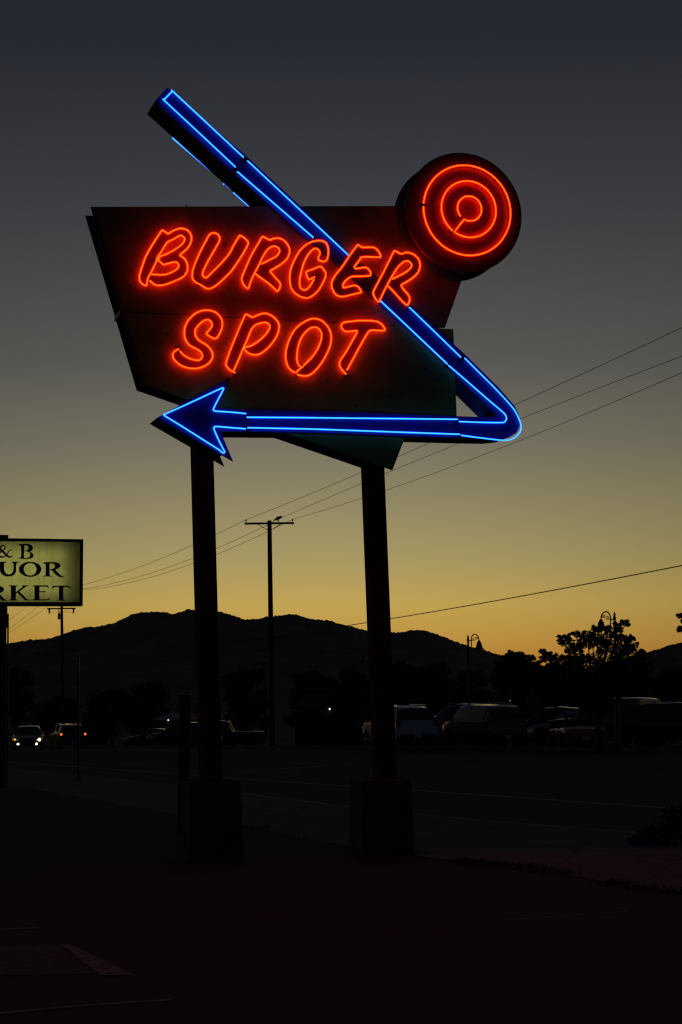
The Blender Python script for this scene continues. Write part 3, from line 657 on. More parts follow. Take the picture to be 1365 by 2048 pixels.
# ------------------------------------------------------------------ utility poles and lines
def util_pole(name, label, base, top_z, r0, r1, arm_w, rz, group, arm_dz=0.18, ins=(-0.94, 0.36, 0.94), extra=None, lean=0.0):
    t = thing(name, label, 'utility pole', base, rz, group)
    h = top_z - base[2]
    MB().tube([(0, 0, -0.1), (-lean * 0.5 * h, 0, h * 0.5), (-lean * h, 0, h - 0.03), (-lean * h, 0, h)], [r0, (r0 + r1) / 2, r1, r1 * 0.8], 12).build('pole', M_WOOD, t, smooth=True, angle=40)
    cx = -lean * h; az = h - arm_dz
    MB().bbox((cx, -r1 - 0.05, az), (arm_w, 0.09, 0.115), 0.012).build('crossarm', M_WOOD, t)
    for s in (-1, 1):
        MB().tube([(cx + s * arm_w * 0.25, -r1 - 0.10, az - 0.03), (cx + s * r1 * 0.5, -r1 - 0.02, az - 0.40)], 0.018, 6).build('brace', M_BLK, t)
    tips = []
    for f in ins:
        x = cx + f * arm_w / 2
        MB().lathe([(0.012, -0.14), (0.012, 0.10), (0.035, 0.11), (0.05, 0.14), (0.03, 0.16), (0.045, 0.19), (0.028, 0.215), (0.03, 0.25), (0.0, 0.255)], 10, c=(x, -r1 - 0.05, az)).build('insulator', M_CERAM, t, smooth=True)
        tips.append(Vector((x, -r1 - 0.05, az + 0.22)))
    mw = Matrix.Translation(base) @ Matrix.Rotation(rz, 4, 'Z')
    return t, [mw @ p for p in tips]
p1 = at_z(545, 1482, gz(95)); p1 = Vector((p1.x, p1.y, gz(p1.y))); Y1 = p1.y
T1 = at_y(539, 1041, Y1).z
pole1, tips1 = util_pole('utility_pole', 'wooden utility pole with crossarm and bird rising between the sign posts', p1, T1, 0.165, 0.125, 2.85, 0.0, 'wooden utility poles along the street', lean=0.004)
Y2 = 172.0; q = at_y(127, 1420, Y2); p2 = Vector((q.x, Y2, gz(Y2)))
T2 = at_y(121, 1170, Y2).z
pole2, tips2 = util_pole('utility_pole', 'wooden utility pole with transformer seen below the market lightbox sign', p2, T2, 0.15, 0.11, 2.45, 0.0, 'wooden utility poles along the street', arm_dz=0.35, ins=(-0.9, 0.0, 0.9), lean=0.012)
hx = at_y(122, 1207.5, Y2).z - p2.z; cxl = -0.012 * hx
MB().bbox((cxl, -0.16, hx - 0.42), (2.45, 0.09, 0.115), 0.012).build('crossarm', M_WOOD, pole2)
MB().lathe([(0.0, -0.5), (0.1, -0.49), (0.11, -0.45), (0.11, 0.0), (0.06, 0.04), (0.04, 0.15), (0.0, 0.16)], 12, c=(cxl - 0.22, 0, hx - 0.85)).build('transformer', M_BLK, pole2, smooth=True)
MB().tube([(cxl - 0.22, 0, hx - 0.72), (cxl - 0.27, 0, hx - 0.5)], 0.04, 8).build('cutout_fuse', M_CERAM, pole2)
for s in (-1, 1):
    MB().lathe([(0.06, 0.05), (0.11, 0.0), (0.06, -0.05), (0.10, -0.12), (0.05, -0.2), (0.08, -0.28), (0.02, -0.33)], 10, c=(cxl + s * 1.04, -0.16, hx - 0.52)).build('hanging_insulator', M_CERAM, pole2, smooth=True)
    MB().tube([(cxl + s * 0.98, -0.16, hx - 0.78), (cxl + s * 0.5, -0.14, hx - 0.70), (cxl + s * 0.1, -0.1, hx - 0.72)], 0.012, 5).build('jumper_wire', M_WIRE, pole2)
Y3 = 330.0; q = at_y(531, 1420, Y3); p3 = Vector((q.x, Y3, gz(Y3)))
util_pole('utility_pole', 'tiny distant utility pole just left of the tall middle pole', p3, at_y(527, 1323, Y3).z, 0.2, 0.15, 2.9, 0.0, 'wooden utility poles along the street', lean=0.012)
# bird on the middle insulator
bt = tips1[1]
bird = thing('bird', 'dark bird perched on the crossarm of the middle utility pole', 'bird', (bt.x, bt.y, bt.z - 0.02))
MB().tube([(-0.28, 0, -0.03), (-0.16, 0, 0.03), (-0.06, 0, 0.085), (0.06, 0, 0.12), (0.13, 0, 0.145), (0.17, 0, 0.175), (0.21, 0, 0.17), (0.245, 0, 0.16)], [0.02, 0.045, 0.085, 0.095, 0.07, 0.055, 0.045, 0.008], 10).build('body', M_BLK, bird, smooth=True)
MB().tube([(-0.30, 0.03, -0.06), (-0.2, 0.05, 0.0), (-0.05, 0.06, 0.1), (0.06, 0.055, 0.13)], [0.01, 0.03, 0.05, 0.02], 8).build('wing', M_BLK, bird, smooth=True)
for s in (-1, 1): MB().tube([(0.02, s * 0.03, 0.05), (0.02, s * 0.03, 0.0), (0.05, s * 0.03, -0.005)], 0.006, 5).build('leg', M_BLK, bird)

LD = Vector((p1.x - p2.x, p1.y - p2.y, 0)).normalized()     # street direction, from far pole to near pole
def wire(name, label, pts, r, group='overhead wires along the street'):
    o = MB().tube(pts, r, 5).build(name, M_WIRE, smooth=True); return tag(o, label, 'wire', group)
def on_vert(px, py, o):
    n = Vector((-LD.y, LD.x, 0)); return on_plane(px, py, o, n)
def quad(p0, p1_, p2_, s0, s1, n=24):
    """height parabola through three points, along LD from p0"""
    t1 = (p1_ - p0).dot(LD); t2 = (p2_ - p0).dot(LD); h1 = p1_.z - p0.z; h2 = p2_.z - p0.z
    a = (h2 / t2 - h1 / t1) / (t2 - t1); b = h1 / t1 - a * t1
    return [p0 + LD * s + Vector((0, 0, a * s * s + b * s)) for s in [s0 + (s1 - s0) * i / n for i in range(n + 1)]]
wire_px = [((1040, 805), (1365, 655)), ((950, 874), (1365, 712)), ((1000, 897), (1365, 745))]
nm = ['left', 'middle', 'right']
for i in range(3):
    A = tips1[i]; B = on_vert(*wire_px[i][0], A); C = on_vert(*wire_px[i][1], A)
    wire('power_line', ['upper', 'middle', 'lower'][i] + 'most of the three power lines rising to the right behind the sign', quad(A, B, C, 0.0, 74), 0.011)
left_px = [((384, 1091), (168, 1169.6)), ((384.5, 1117), (168.5, 1177.5)), ((384.5, 1127.7), (168.5, 1180))]
for i in range(3):
    A = tips1[i]; e = tips2[i]; d = Vector((e.x - A.x, e.y - A.y, 0)); ln = d.length; d.normalize(); nn = Vector((-d.y, d.x, 0))
    B = on_plane(*left_px[i][0], A, nn); C = on_plane(*left_px[i][1], A, nn)
    t1 = (B - A).dot(d); t2_ = (C - A).dot(d); h1 = B.z - A.z; h2 = C.z - A.z
    qa = (h2 / t2_ - h1 / t1) / (t2_ - t1); qb = h1 / t1 - qa * t1; pts = []; he = e.z - A.z
    for k in range(33):
        u = ln * k / 32; z = qa * u * u + qb * u
        if u > t2_: z = (h2 + (he - h2) * (u - t2_) / (ln - t2_))
        pts.append(A + d * u + Vector((0, 0, z)))
    wire('power_line', ['upper', 'middle', 'lower'][i] + 'most of the three power lines running left towards the market sign', pts, 0.013)
    g = at_y(17, [1241, 1259, 1266.5][i], e.y + 30); k2 = []
    for k in range(13):
        u = k / 12 * 2; k2.append(e + (g - e) * u + Vector((0, 0, 0.5 * u * (u - 1))))
    wire('power_line', ['upper', 'middle', 'lower'][i] + 'most of the thin power lines under the market sign', k2, 0.013)
A = at_y(541, 1272.5, Y1); A = Vector((p1.x + 0.14, Y1, A.z)); B = on_vert(950, 1209, A); C = on_vert(1365, 1131, A)
wire('telephone_cable', 'single thick cable sloping up to the right edge above the trees', quad(A, B, C, 0.0, 70), 0.021)
A2 = Vector((p1.x - 0.14, Y1, A.z)); e = Vector((p2.x + 0.2, p2.y, at_y(190, 1358, Y2).z)); pts = []
for k in range(25):
    u = k / 24; p = A2.lerp(e, u); p.z -= 1.0 * 4 * u * (1 - u) * 0.6; pts.append(p)
wire('telephone_cable', 'faint low cable crossing in front of the dark hills on the left', pts, 0.02)

# ------------------------------------------------------------------ bell street lamps
def street_lamp(label, base, rz, h=4.80):
    t = thing('street_lamp', label, 'street lamp', base, rz, 'bell street lamps')
    MB().lathe([(0.17, -0.05), (0.17, 0.12), (0.12, 0.2), (0.09, 0.5), (0.07, 0.6), (0.055, 1.0), (0.045, h - 0.25), (0.06, h - 0.22), (0.06, h - 0.17), (0.035, h - 0.15), (0.045, h - 0.08), (0.012, h), (0.0, h + 0.05)], 14).build('post', M_BLK, t, smooth=True)
    arm = [(0.03, 0, h - .57), (0.10, 0, h - .55), (0.14, 0, h - .47), (0.14, 0, h - .2), (0.165, 0, h - .08), (0.235, 0, h + .01), (0.31, 0, h + .02), (0.40, 0, h - .03), (0.455, 0, h - .13), (0.475, 0, h - .27)]
    MB().tube(spline(arm, 4), 0.024, 8).build('hook_arm', M_BLK, t, smooth=True)
    MB().tube([(0, 0, h - .25), (0.14, 0, h - .25)], 0.02, 6).build('tie_bar', M_BLK, t)
    for cx, cz_, r, s, a0 in ((0.235, h - .19, 0.085, 1, 180), (0.375, h - .13, 0.065, -1, 0)):
        sp = [(cx + r * (1 - k / 30) * math.cos(rad(a0 + s * k * 22)), 0, cz_ + r * (1 - k / 30) * math.sin(rad(a0 + s * k * 22))) for k in range(28)]
        MB().tube(sp, 0.012, 6).build('scroll', M_BLK, t, smooth=True)
    b = h - .24
    bell = MB().lathe([(0.0, b + 0.02), (0.04, b), (0.065, b - 0.05), (0.075, b - 0.08), (0.105, b - 0.10), (0.12, b - 0.2), (0.14, b - 0.28), (0.18, b - 0.345), (0.225, b - 0.375), (0.225, b - 0.395), (0.16, b - 0.37), (0.0, b - 0.35)], 20, c=(0.475, 0, 0)).build('bell_shade', M_BLK, t, smooth=True, angle=50)
    MB().lathe([(0.0, b - 0.33), (0.05, b - 0.34), (0.06, b - 0.39), (0.0, b - 0.44)], 10, c=(0.475, 0, 0)).build('bulb', M_LENSC, bell, smooth=True)
    return t
def lamp_at(px, ytop, D): p = at_y(px, 1412, D); return Vector((p.x, D, gz(D)))
LG = 'bell street lamps'
l0 = street_lamp('bell street lamp standing clear against the orange sky by the hill', lamp_at(939, 1272, 87), 0.0)
copy_thing(l0, lamp_at(1234, 1222, 71), math.pi, 'bell street lamp rising out of the big right-hand tree', LG, 1.02)
copy_thing(l0, lamp_at(747, 1293, 100), math.pi, 'dark bell street lamp half hidden behind the right sign pole', LG)
copy_thing(l0, lamp_at(357, 1357, 205), 0.0, 'distant bell street lamp just left of the left sign pole', LG)
copy_thing(l0, lamp_at(284, 1368, 235), math.pi, 'distant bell street lamp above the parked cars on the left', LG)
copy_thing(l0, lamp_at(190, 1382, 270), 0.0, 'small distant bell street lamp right of the dark driving SUV', LG)
copy_thing(l0, lamp_at(472, 1340, 190), math.pi, 'distant bell street lamp in the dark tree right of the left sign pole', LG)
copy_thing(l0, lamp_at(672, 1355, 200), math.pi, 'distant bell street lamp left of the right sign pole', LG)

# ------------------------------------------------------------------ posts near the sign
bp_ = at_z(366, 1668, LZ)
post = thing('bollard_post', 'weathered square post with pale top just left of the concrete footing', 'post', (bp_.x, bp_.y, LZ))
ph = at_y(372, 1390, bp_.y).z - LZ; dx = at_y(372, 1390, bp_.y).x - bp_.x
mb = MB(); w = 0.068; vs = []
for z, ox in ((-0.05, 0), (ph, dx)):
    for sx, sy in ((-1, -1), (1, -1), (1, 1), (-1, 1)): vs.append((ox + sx * w, sy * w, z))
mb.add(vs, [(0, 1, 5, 4), (1, 2, 6, 5), (2, 3, 7, 6), (3, 0, 4, 7), (0, 3, 2, 1), (4, 5, 6, 7)])
mb.build('shaft', M_WOOD, post)
M_CAP = mat('galvanised_cap', (0.5, 0.5, 0.48), 0.5, 0.6, noise=(20, 0.4))
MB().bbox((dx, 0, ph + 0.007), (0.15, 0.15, 0.014), 0.004).build('cap', M_CAP, post)
M_ORANGE = mat('orange_reflector', (0.35, 0.08, 0.015), 0.5, noise=(8, 0.4))
MB().prism([(dx + 0.05, ph - 0.19), (dx + 0.17, ph - 0.07), (dx + 0.05 + 0.24, ph - 0.19), (dx + 0.17, ph - 0.31)], -0.075, -0.069).build('marker_plate', M_ORANGE, post)
tp = at_z(157, 1560, LZ); tz = at_y(158, 1312, tp.y).z - LZ
tpo = thing('sign_post', 'thin dark metal post with flared foot on the sidewalk at left', 'post', (tp.x, tp.y, LZ))
MB().bbox((0, 0, tz / 2), (0.05, 0.05, tz), 0.004).build('shaft', M_BLK, tpo)
MB().lathe([(0.085, -0.01), (0.08, 0.03), (0.055, 0.12), (0.03, 0.15)], 10).build('foot', M_BLK, tpo, smooth=True)
MB().box((0.0, 0.035, tz - 0.2), (0.015, 0.3, 0.38)).build('sign_plate', M_BLK, tpo)

# ------------------------------------------------------------------ buildings beyond the street
M_WALL = mat('stucco_wall', (0.07, 0.065, 0.06), 0.9, noise=(1, 0.3))
M_ROOF = mat('pale_roof', (0.42, 0.41, 0.38), 0.7, noise=(0.8, 0.4))
M_LAMPW = emit('lamp_white', (1.0, 0.95, 0.8), 1.4)
def building(name, label, px0, px1, ytop, D, depth, roof_h, lamps, roofm=None):
    a = at_y(px0, 1412, D); b = at_y(px1, 1412, D); g = gz(D); c = (a.x + b.x) / 2; w = b.x - a.x
    h = at_y(0.5 * (px0 + px1), ytop, D).z - g
    t = thing(name, label, 'building', (c, D + depth / 2, g))
    wl = MB().box((0, 0, (h - roof_h) / 2 - 0.1), (w, depth, h - roof_h + 0.2)).build('wall', M_WALL, t)
    e = 0.5; z0, z1 = h - roof_h, h
    vs = [(-w / 2 - e, -depth / 2 - e, z0), (w / 2 + e, -depth / 2 - e, z0), (w / 2 + e, depth / 2 + e, z0), (-w / 2 - e, depth / 2 + e, z0), (-w / 2 + 1, -depth * 0.1, z1), (w / 2 - 1, -depth * 0.1, z1), (w / 2 - 1, depth * 0.1, z1), (-w / 2 + 1, depth * 0.1, z1)]
    MB().add(vs, [(0, 1, 5, 4), (1, 2, 6, 5), (2, 3, 7, 6), (3, 0, 4, 7), (4, 5, 6, 7), (0, 3, 2, 1)]).build('roof', roofm or M_ROOF, t)
    nwin = max(2, int(w / 3.2))
    for i in range(nwin):
        x = -w / 2 + w * (i + 0.5) / nwin
        fw = MB().box((x, -depth / 2 - 0.02, (h - roof_h) * 0.55), (1.1, 0.06, 1.0)).build('window', M_BLK, wl)
    MB().box((-w * 0.2, -depth / 2 - 0.03, 1.0), (0.95, 0.06, 2.0)).build('door', M_BLK, wl)
    for (lx, ly) in lamps:
        p = at_y(lx, ly, D - 0.25)
        lp = MB().lathe([(0.0, -0.07), (0.05, -0.05), (0.068, 0.0), (0.05, 0.05), (0.0, 0.07)], 10, c=(p.x - c, -depth / 2 - 0.25, p.z - g)).build('wall_lamp', M_LAMPW, t, smooth=True)
        MB().tube([(p.x - c, -depth / 2 - 0.1, p.z - g + 0.1), (p.x - c, -depth / 2 + 0.02, p.z - g + 0.15)], 0.03, 6).build('lamp_bracket', M_BLK, lp)
    return t
building('low_shop', 'low shop with pale sloping roof and one lamp left of the post', 313, 470, 1425, 170, 8, 0.6, [(337, 1440)])
building('long_shop', 'long dark low building behind the parked cars with small white lamps', 590, 1180, 1385, 150, 9, 1.0, [(660, 1418), (810, 1413.5), (1022, 1400.5), (1028, 1399)], M_WOOD)
building('small_house', 'small dark gabled house behind the driving SUV', 160, 215, 1432, 210, 7, 1.2, [], M_WOOD)

# ------------------------------------------------------------------ cars
def prof_interp(tab, s):
    for (a, b) in zip(tab, tab[1:]):
        if s <= b[0]:
            t = (s - a[0]) / (b[0] - a[0]); t2 = t * t * (3 - 2 * t); k = 0.5 * t + 0.5 * t2
            return [a[i] + (b[i] - a[i]) * k for i in range(1, len(a))]
    return list(tab[-1][1:])
# (s from nose to tail, top height / H, half width / (W/2), roof half width / (W/2))
KINDS = {
 'suv':   [(0, .40, .78, .66), (.03, .52, .92, .78), (.10, .585, .97, .84), (.25, .625, 1, .86), (.39, .955, 1, .72), (.5, 1, 1, .73), (.78, .985, 1, .72), (.88, .945, .99, .70), (.975, .62, .97, .80), (.992, .45, .94, .8), (1, .34, .88, .74)],
 'hatch': [(0, .42, .80, .68), (.03, .55, .93, .80), (.10, .61, .97, .86), (.20, .65, 1, .86), (.32, .96, 1, .76), (.45, 1, 1, .77), (.85, .985, 1, .76), (.93, .95, .99, .75), (.985, .62, .98, .84), (.995, .42, .95, .82), (1, .30, .9, .76)],
 'sedan': [(0, .40, .76, .64), (.03, .52, .90, .76), (.12, .60, .97, .84), (.27, .66, 1, .84), (.43, .97, 1, .66), (.55, 1, 1, .66), (.68, .965, 1, .65), (.84, .72, 1, .74), (.96, .69, .95, .76), (.99, .55, .92, .74), (1, .36, .86, .7)],
 'boxy':  [(0, .42, .86, .76), (.02, .55, .96, .86), (.08, .58, .98, .9), (.30, .60, 1, .9), (.36, .96, 1, .84), (.42, 1, 1, .85), (.9, 1, 1, .85), (.97, .97, .99, .84), (.985, .6, .98, .88), (.995, .4, .96, .86), (1, .3, .92, .8)],
 'pickup':[(0, .42, .84, .72), (.02, .54, .95, .84), (.08, .58, .98, .88), (.26, .62, 1, .88), (.35, .96, 1, .74), (.42, 1, 1, .75), (.54, .98, 1, .74), (.60, .60, 1, .86), (.9, .60, 1, .9), (.985, .59, .98, .88), (1, .34, .94, .84)],
 'roadster':[(0, .46, .70, .58), (.04, .62, .88, .74), (.15, .74, .97, .82), (.38, .80, 1, .84), (.46, .80, 1, .84), (.60, .74, 1, .84), (.72, .84, 1, .82), (.88, .86, .97, .80), (.97, .78, .92, .74), (1, .45, .84, .66)],
}
GL = {'suv': ((.25, .39), (.40, .86), (.89, .965)), 'hatch': ((.21, .32), (.33, .90), (.94, .98)), 'sedan': ((.28, .43), (.42, .70), (.70, .83)), 'boxy': ((.305, .355), (.37, .95), (.972, .984)),
      'pickup': ((.27, .35), (.36, .53), (.545, .595)), 'roadster': None}
def wheel(parent, x, y, r, w):
    t = MB().lathe([(r * 0.62, -w / 2), (r * 0.93, -w / 2), (r, -w / 2 + 0.03), (r, w / 2 - 0.03), (r * 0.93, w / 2), (r * 0.62, w / 2)], 24, 'Y', c=(x, y, r)).build('wheel', M_TYRE, parent, smooth=True, angle=40)
    sgn = 1 if y > 0 else -1
    mb = MB().lathe([(r * 0.63, sgn * w * 0.42), (r * 0.56, sgn * w * 0.50), (r * 0.54, sgn * w * 0.36)], 24, 'Y', c=(x, y, r), cap=False)
    for k in range(6):
        a = k * math.pi / 3 + 0.3; c, s = math.cos(a), math.sin(a); q = sgn * w * 0.47; b = 0.035
        mb.add([(x + c * .04 - s * b, y + q, r + s * .04 + c * b), (x + c * .04 + s * b, y + q, r + s * .04 - c * b), (x + c * r * .57 + s * b, y + q, r + s * r * .57 - c * b), (x + c * r * .57 - s * b, y + q, r + s * r * .57 + c * b)], [(0, 1, 2, 3)])
    mb.lathe([(0.06, sgn * w * 0.46), (0.05, sgn * w * 0.50), (0.0, sgn * w * 0.51)], 10, 'Y', c=(x, y, r))
    mb.build('rim', M_RIM, t)
    MB().lathe([(r * 0.6, sgn * w * 0.2), (0.0, sgn * w * 0.2)], 20, 'Y', c=(x, y, r)).build('brake_disc', M_PLAST, t)
    return t
def car(name, label, cat, pos, head, kind, L, Wd, H, paint, group=None, rails=False, zb=0.23, wr=0.34, tail_on=False, front=None):
    """pos: ground point of the car's centre; head: heading angle of the nose (0 = +x)"""
    t = thing(name, label, cat, pos, head, group)
    tab = KINDS[kind]; g = GL[kind]; ns = 44; rings = []
    belt_f = {'suv': .60, 'hatch': .62, 'sedan': .64, 'boxy': .60, 'pickup': .60, 'roadster': .76}[kind]
    ss = sorted(set([i / ns for i in range(ns + 1)] + [r[0] for r in tab]))
    def ring_at(s):
        top, w, wt = prof_interp(tab, s); x = L / 2 - s * L; zt = top * H; w *= Wd / 2; wt *= Wd / 2
        bl = min(belt_f * H, zt - 0.035); z0 = zb + (0.10 if s < .04 or s > .96 else 0)
        k = max(0.0, min(1.0, (zt - bl - 0.05) / (0.25 * H)))
        e = wt * k + w * 0.93 * (1 - k)
        return [(x, 0, z0), (x, w * .8, z0), (x, w * .965, z0 + .10), (x, w, z0 + (bl - z0) * .55), (x, w * .985, bl - .03), (x, w * .955, bl), (x, e, max(bl + 0.01, zt - .055)), (x, e * .93, zt - .015), (x, e * .55, zt), (x, 0, zt + .012)]
    mb = MB(); vs = []; fs = []; n = 18
    for s in ss:
        r = ring_at(s); full = r + [(p[0], -p[1], p[2]) for p in r[-2:0:-1]]; vs += full
    for i in range(len(ss) - 1):
        for k in range(n): fs.append((i * n + k, i * n + (k + 1) % n, (i + 1) * n + (k + 1) % n, (i + 1) * n + k))
    fs.append(tuple(range(n))); fs.append(tuple((len(ss) - 1) * n + k for k in range(n)))
    body = mb.add(vs, fs).build('body', paint, t, smooth=True, angle=38)
    # glass: patches lifted just off the body
    if g:
        def patch_(s0, s1, k0, k1, f0, f1, nm):
            m = 9; rows = []
            for i in range(m + 1):
                s = s0 + (s1 - s0) * i / m; r = ring_at(s); r = r + [(p[0], -p[1], p[2]) for p in r[-2:0:-1]]
                row = [r[k % n] for k in range(k0, k1 + 1)]; a, b = Vector(row[0]), Vector(row[-1])
                row[0] = tuple(a.lerp(Vector(row[1]), f0)); row[-1] = tuple(b.lerp(Vector(row[-2]), f1)); rows.append([Vector(p) for p in row])
            c = Vector((0, 0, H * 0.55)); q = MB(); w_ = k1 - k0 + 1; vv = []
            for row in rows:
                for p in row:
                    d = Vector((0, p.y, p.z - H * 0.55)); d.x = (p.x) * 0.35; d.normalize(); vv.append(p + d * 0.012)
            q.add(vv, [(i * w_ + k, i * w_ + k + 1, (i + 1) * w_ + k + 1, (i + 1) * w_ + k) for i in range(m) for k in range(w_ - 1)])
            return q.build(nm, M_GLASS, t, smooth=True)
        (a0, a1), (b0, b1), (c0, c1) = g
        patch_(a0 + .006, a1 - .004, 6, 12, .02, .02, 'windshield')
        patch_(c0 + .004, c1 - .006, 6, 12, .02, .02, 'rear_window')
        mid = b0 + (b1 - b0) * .48
        for (s0, s1) in ((b0, mid - .012), (mid + .012, b1)):
            patch_(s0, s1, 5, 6, .08, .12, 'side_window'); patch_(s0, s1, 12, 13, .12, .08, 'side_window')
    hw = Wd / 2
    for sx in (L * .5 - L * .19, -(L * .5 - L * .20)):
        for sy in (-1, 1):
            wheel(t, sx, sy * (hw - .09), wr, .22)
            MB().lathe([(wr * 1.16, 0.0), (wr * 1.16, sy * 0.02), (wr * 1.02, sy * 0.022), (wr * 1.02, 0.0)], 24, 'Y', c=(sx, sy * (hw - .012), wr), cap=False).build('wheel_arch', M_PLAST, body, smooth=True)
    top0 = prof_interp(tab, .02)[0] * H
    for sy in (-1, 1):
        MB().bbox((L / 2 - .07, sy * hw * .66, top0 - .06), (.12, .3, .12), .03).build('headlight', front['head'][0 if sy < 0 else 1] if front else M_LENSC, t)
        rz_ = {'suv': .62, 'hatch': .66, 'sedan': .62, 'boxy': .52, 'pickup': .5, 'roadster': .66}[kind] * H
        vert = kind in ('suv', 'hatch', 'boxy', 'pickup')
        sxr = -L * (.478 if vert else .482)
        tl = MB().bbox((sxr, sy * hw * .86, rz_ - .06), (.09, .17 if vert else .3, .30 if vert else .12), .025).build('tail_light', M_LENSR, t)
        if tail_on:
            MB().bbox((sxr - .05, sy * hw * .86, rz_ - .02), (.03, .11, .13), .01).build('lit_lens', emit('tail_glow', (1.0, 0.10, 0.03), 3.2), tl)
        MB().bbox((L * .5 - L * .30, sy * (hw + .09), belt_f * H + .05), (.10, .18, .13), .03).build('mirror', paint, t)
        for f in (.45, .62):
            if kind != 'roadster': MB().bbox((L / 2 - f * L, sy * (hw + .004), belt_f * H - .09), (.16, .03, .03), .008).build('door_handle', M_CHROME if kind == 'suv' else M_PLAST, body)
        MB().bbox((0, sy * (hw - .035), zb + .06), (L * .5, .06, .10), .02).build('sill', M_PLAST, t)
        if rails: MB().tube([(L * .10, sy * hw * .66, H - .015), (L * .07, sy * hw * .66, H + .035), (-L * .33, sy * hw * .66, H + .03), (-L * .37, sy * hw * .66, H - .03)], .016, 6).build('roof_rail', M_CHROME, t, smooth=True)
        if front: MB().lathe([(0.0, .03), (.05, .02), (.06, 0.0)], 10, 'X', c=(L / 2 + .045, sy * hw * .58, zb + .18)).build('fog_lamp', front['fog'], t)
    MB().bbox((L / 2 - .04, 0, zb + .17), (.16, Wd * .80, .22), .05).build('bumper', M_PLAST, t)
    MB().bbox((L / 2 - .02, 0, top0 - .08), (.08, Wd * .42, .12), .02).build('grille', M_PLAST, t)
    MB().bbox((-L / 2 + .04, 0, zb + .20), (.16, Wd * .82, .26), .05).build('bumper', M_PLAST if kind != 'sedan' else paint, t)
    MB().box((-L / 2 - .042, 0, zb + .26 if kind != 'hatch' else zb + .2), (.012, .32, .16)).build('number_plate', M_PLATE, t)
    return t
P_WHITE = mat('paint_white', (0.40, 0.41, 0.43), 0.22, coat=1.0); P_BLK = mat('paint_black', (0.008, 0.008, 0.009), 0.18, coat=1.0)
P_GREY = mat('paint_blue_grey', (0.10, 0.12, 0.17), 0.22, 0.3, coat=1.0); P_OLIVE = mat('paint_olive', (0.085, 0.08, 0.04), 0.25, 0.2, coat=1.0)
P_DARK = mat('paint_dark_grey', (0.02, 0.021, 0.024), 0.2, 0.2, coat=1.0); P_RED = mat('paint_red', (0.42, 0.006, 0.008), 0.22, coat=1.0); P_SILV = mat('paint_silver', (0.30, 0.31, 0.32), 0.28, 0.5, coat=1.0)
CG = 'cars parked across the street'
def gp(px, py, z=0.0):
    p = at_z(px, py, z); return p
def cpos(px, D): p = at_y(px, 1412, D); return (p.x, D, gz(D))
HD = rad(90 + 16)
car('parked_car', 'white SUV parked half behind the right sign pole', 'car', cpos(797, 81.5), HD + rad(2), 'suv', 4.6, 1.86, 1.69, P_WHITE, CG, True)
car('parked_car', 'boxy olive hatchback parked right of the right sign pole, seen from behind', 'car', cpos(966, 80.5), HD + rad(8), 'hatch', 4.15, 1.80, 1.685, P_OLIVE, CG)
car('parked_car', 'blue grey SUV with roof rails parked between white SUV and olive hatchback', 'car', cpos(926, 88), HD + rad(52), 'suv', 4.8, 1.88, 1.84, P_GREY, CG, True)
car('parked_car', 'low dark saloon roof showing behind the white SUV', 'car', cpos(868, 98), HD + rad(48), 'sedan', 4.7, 1.82, 1.46, P_SILV, CG)
car('parked_car', 'dark saloon with bright roof edge right of the olive hatchback', 'car', cpos(1112, 86), HD + rad(55), 'sedan', 4.8, 1.86, 1.64, P_DARK, CG)
car('parked_car', 'silver car hidden behind the red roadster', 'car', cpos(1160, 84), HD + rad(38), 'sedan', 4.5, 1.80, 1.44, P_SILV, CG)
car('parked_car', 'tall boxy dark four wheel drive under the right-hand tree', 'car', cpos(1212, 79), HD + rad(34), 'boxy', 4.3, 1.88, 1.88, P_DARK, CG)
car('parked_car', 'dark SUV cut off by the right edge of the picture', 'car', cpos(1370, 77), HD - rad(130), 'suv', 4.7, 1.88, 1.68, P_DARK, CG, True)
rd = car('parked_car', 'low red open roadster seen from behind with pale number plate', 'car', cpos(1152, 75.0), HD - rad(11), 'roadster', 3.5, 1.66, 0.98, P_RED, CG, zb=0.17, wr=0.33)
for s in (-1, 1):
    MB().bbox((-.45, s * .36, .92), (.14, .44, .38), .05).build('seat_back', M_PLAST, rd)
    MB().tube([(-.62, s * .36 - .2, .78), (-.64, s * .36 - .18, 1.12), (-.64, s * .36, 1.18), (-.64, s * .36 + .18, 1.12), (-.62, s * .36 + .2, .78)], .025, 8).build('roll_hoop', M_BLK, rd, smooth=True)
wsb = MB(); wsb.add([(.32, -.66, .76), (.32, .66, .76), (.08, .56, 1.10), (.08, -.56, 1.10)], [(0, 1, 2, 3)]); wsb.build('windshield', M_GLASS, rd)
car('parked_car', 'dark saloon parked far off on the left in front of the low shop', 'car', cpos(312, 150), HD + rad(60), 'sedan', 4.7, 1.82, 1.46, P_DARK, CG)
car('parked_car', 'dark hatchback with bright windshield edge parked beside the left post', 'car', cpos(368, 120), HD + rad(45), 'suv', 4.4, 1.80, 1.56, P_DARK, CG)
car('parked_truck', 'dark pickup truck parked right of the left sign pole in the dark', 'pickup', cpos(452, 135), HD + rad(70), 'pickup', 5.4, 1.95, 1.80, P_DARK, CG)
M_HEAD = emit('headlight_on', (1.0, 0.74, 0.40), 12.0); M_FOG = emit('fog_on', (1.0, 0.72, 0.38), 12.0); M_AMB = emit('indicator_amber', (1.0, 0.35, 0.05), 1.6)
oc = car('driving_car', 'dark car driving towards the camera with headlights and fog lamps lit', 'car', cpos(58, 120), rad(-90 + 7), 'sedan', 4.7, 1.84, 1.45, P_DARK, 'cars driving on the street', front={'head': (M_LENSC, M_LENSC), 'fog': M_FOG})
MB().lathe([(0.0, .04), (.07, .02), (.08, 0.0)], 12, 'X', c=(2.36, .70, .66)).build('lit_headlight', M_HEAD, oc)
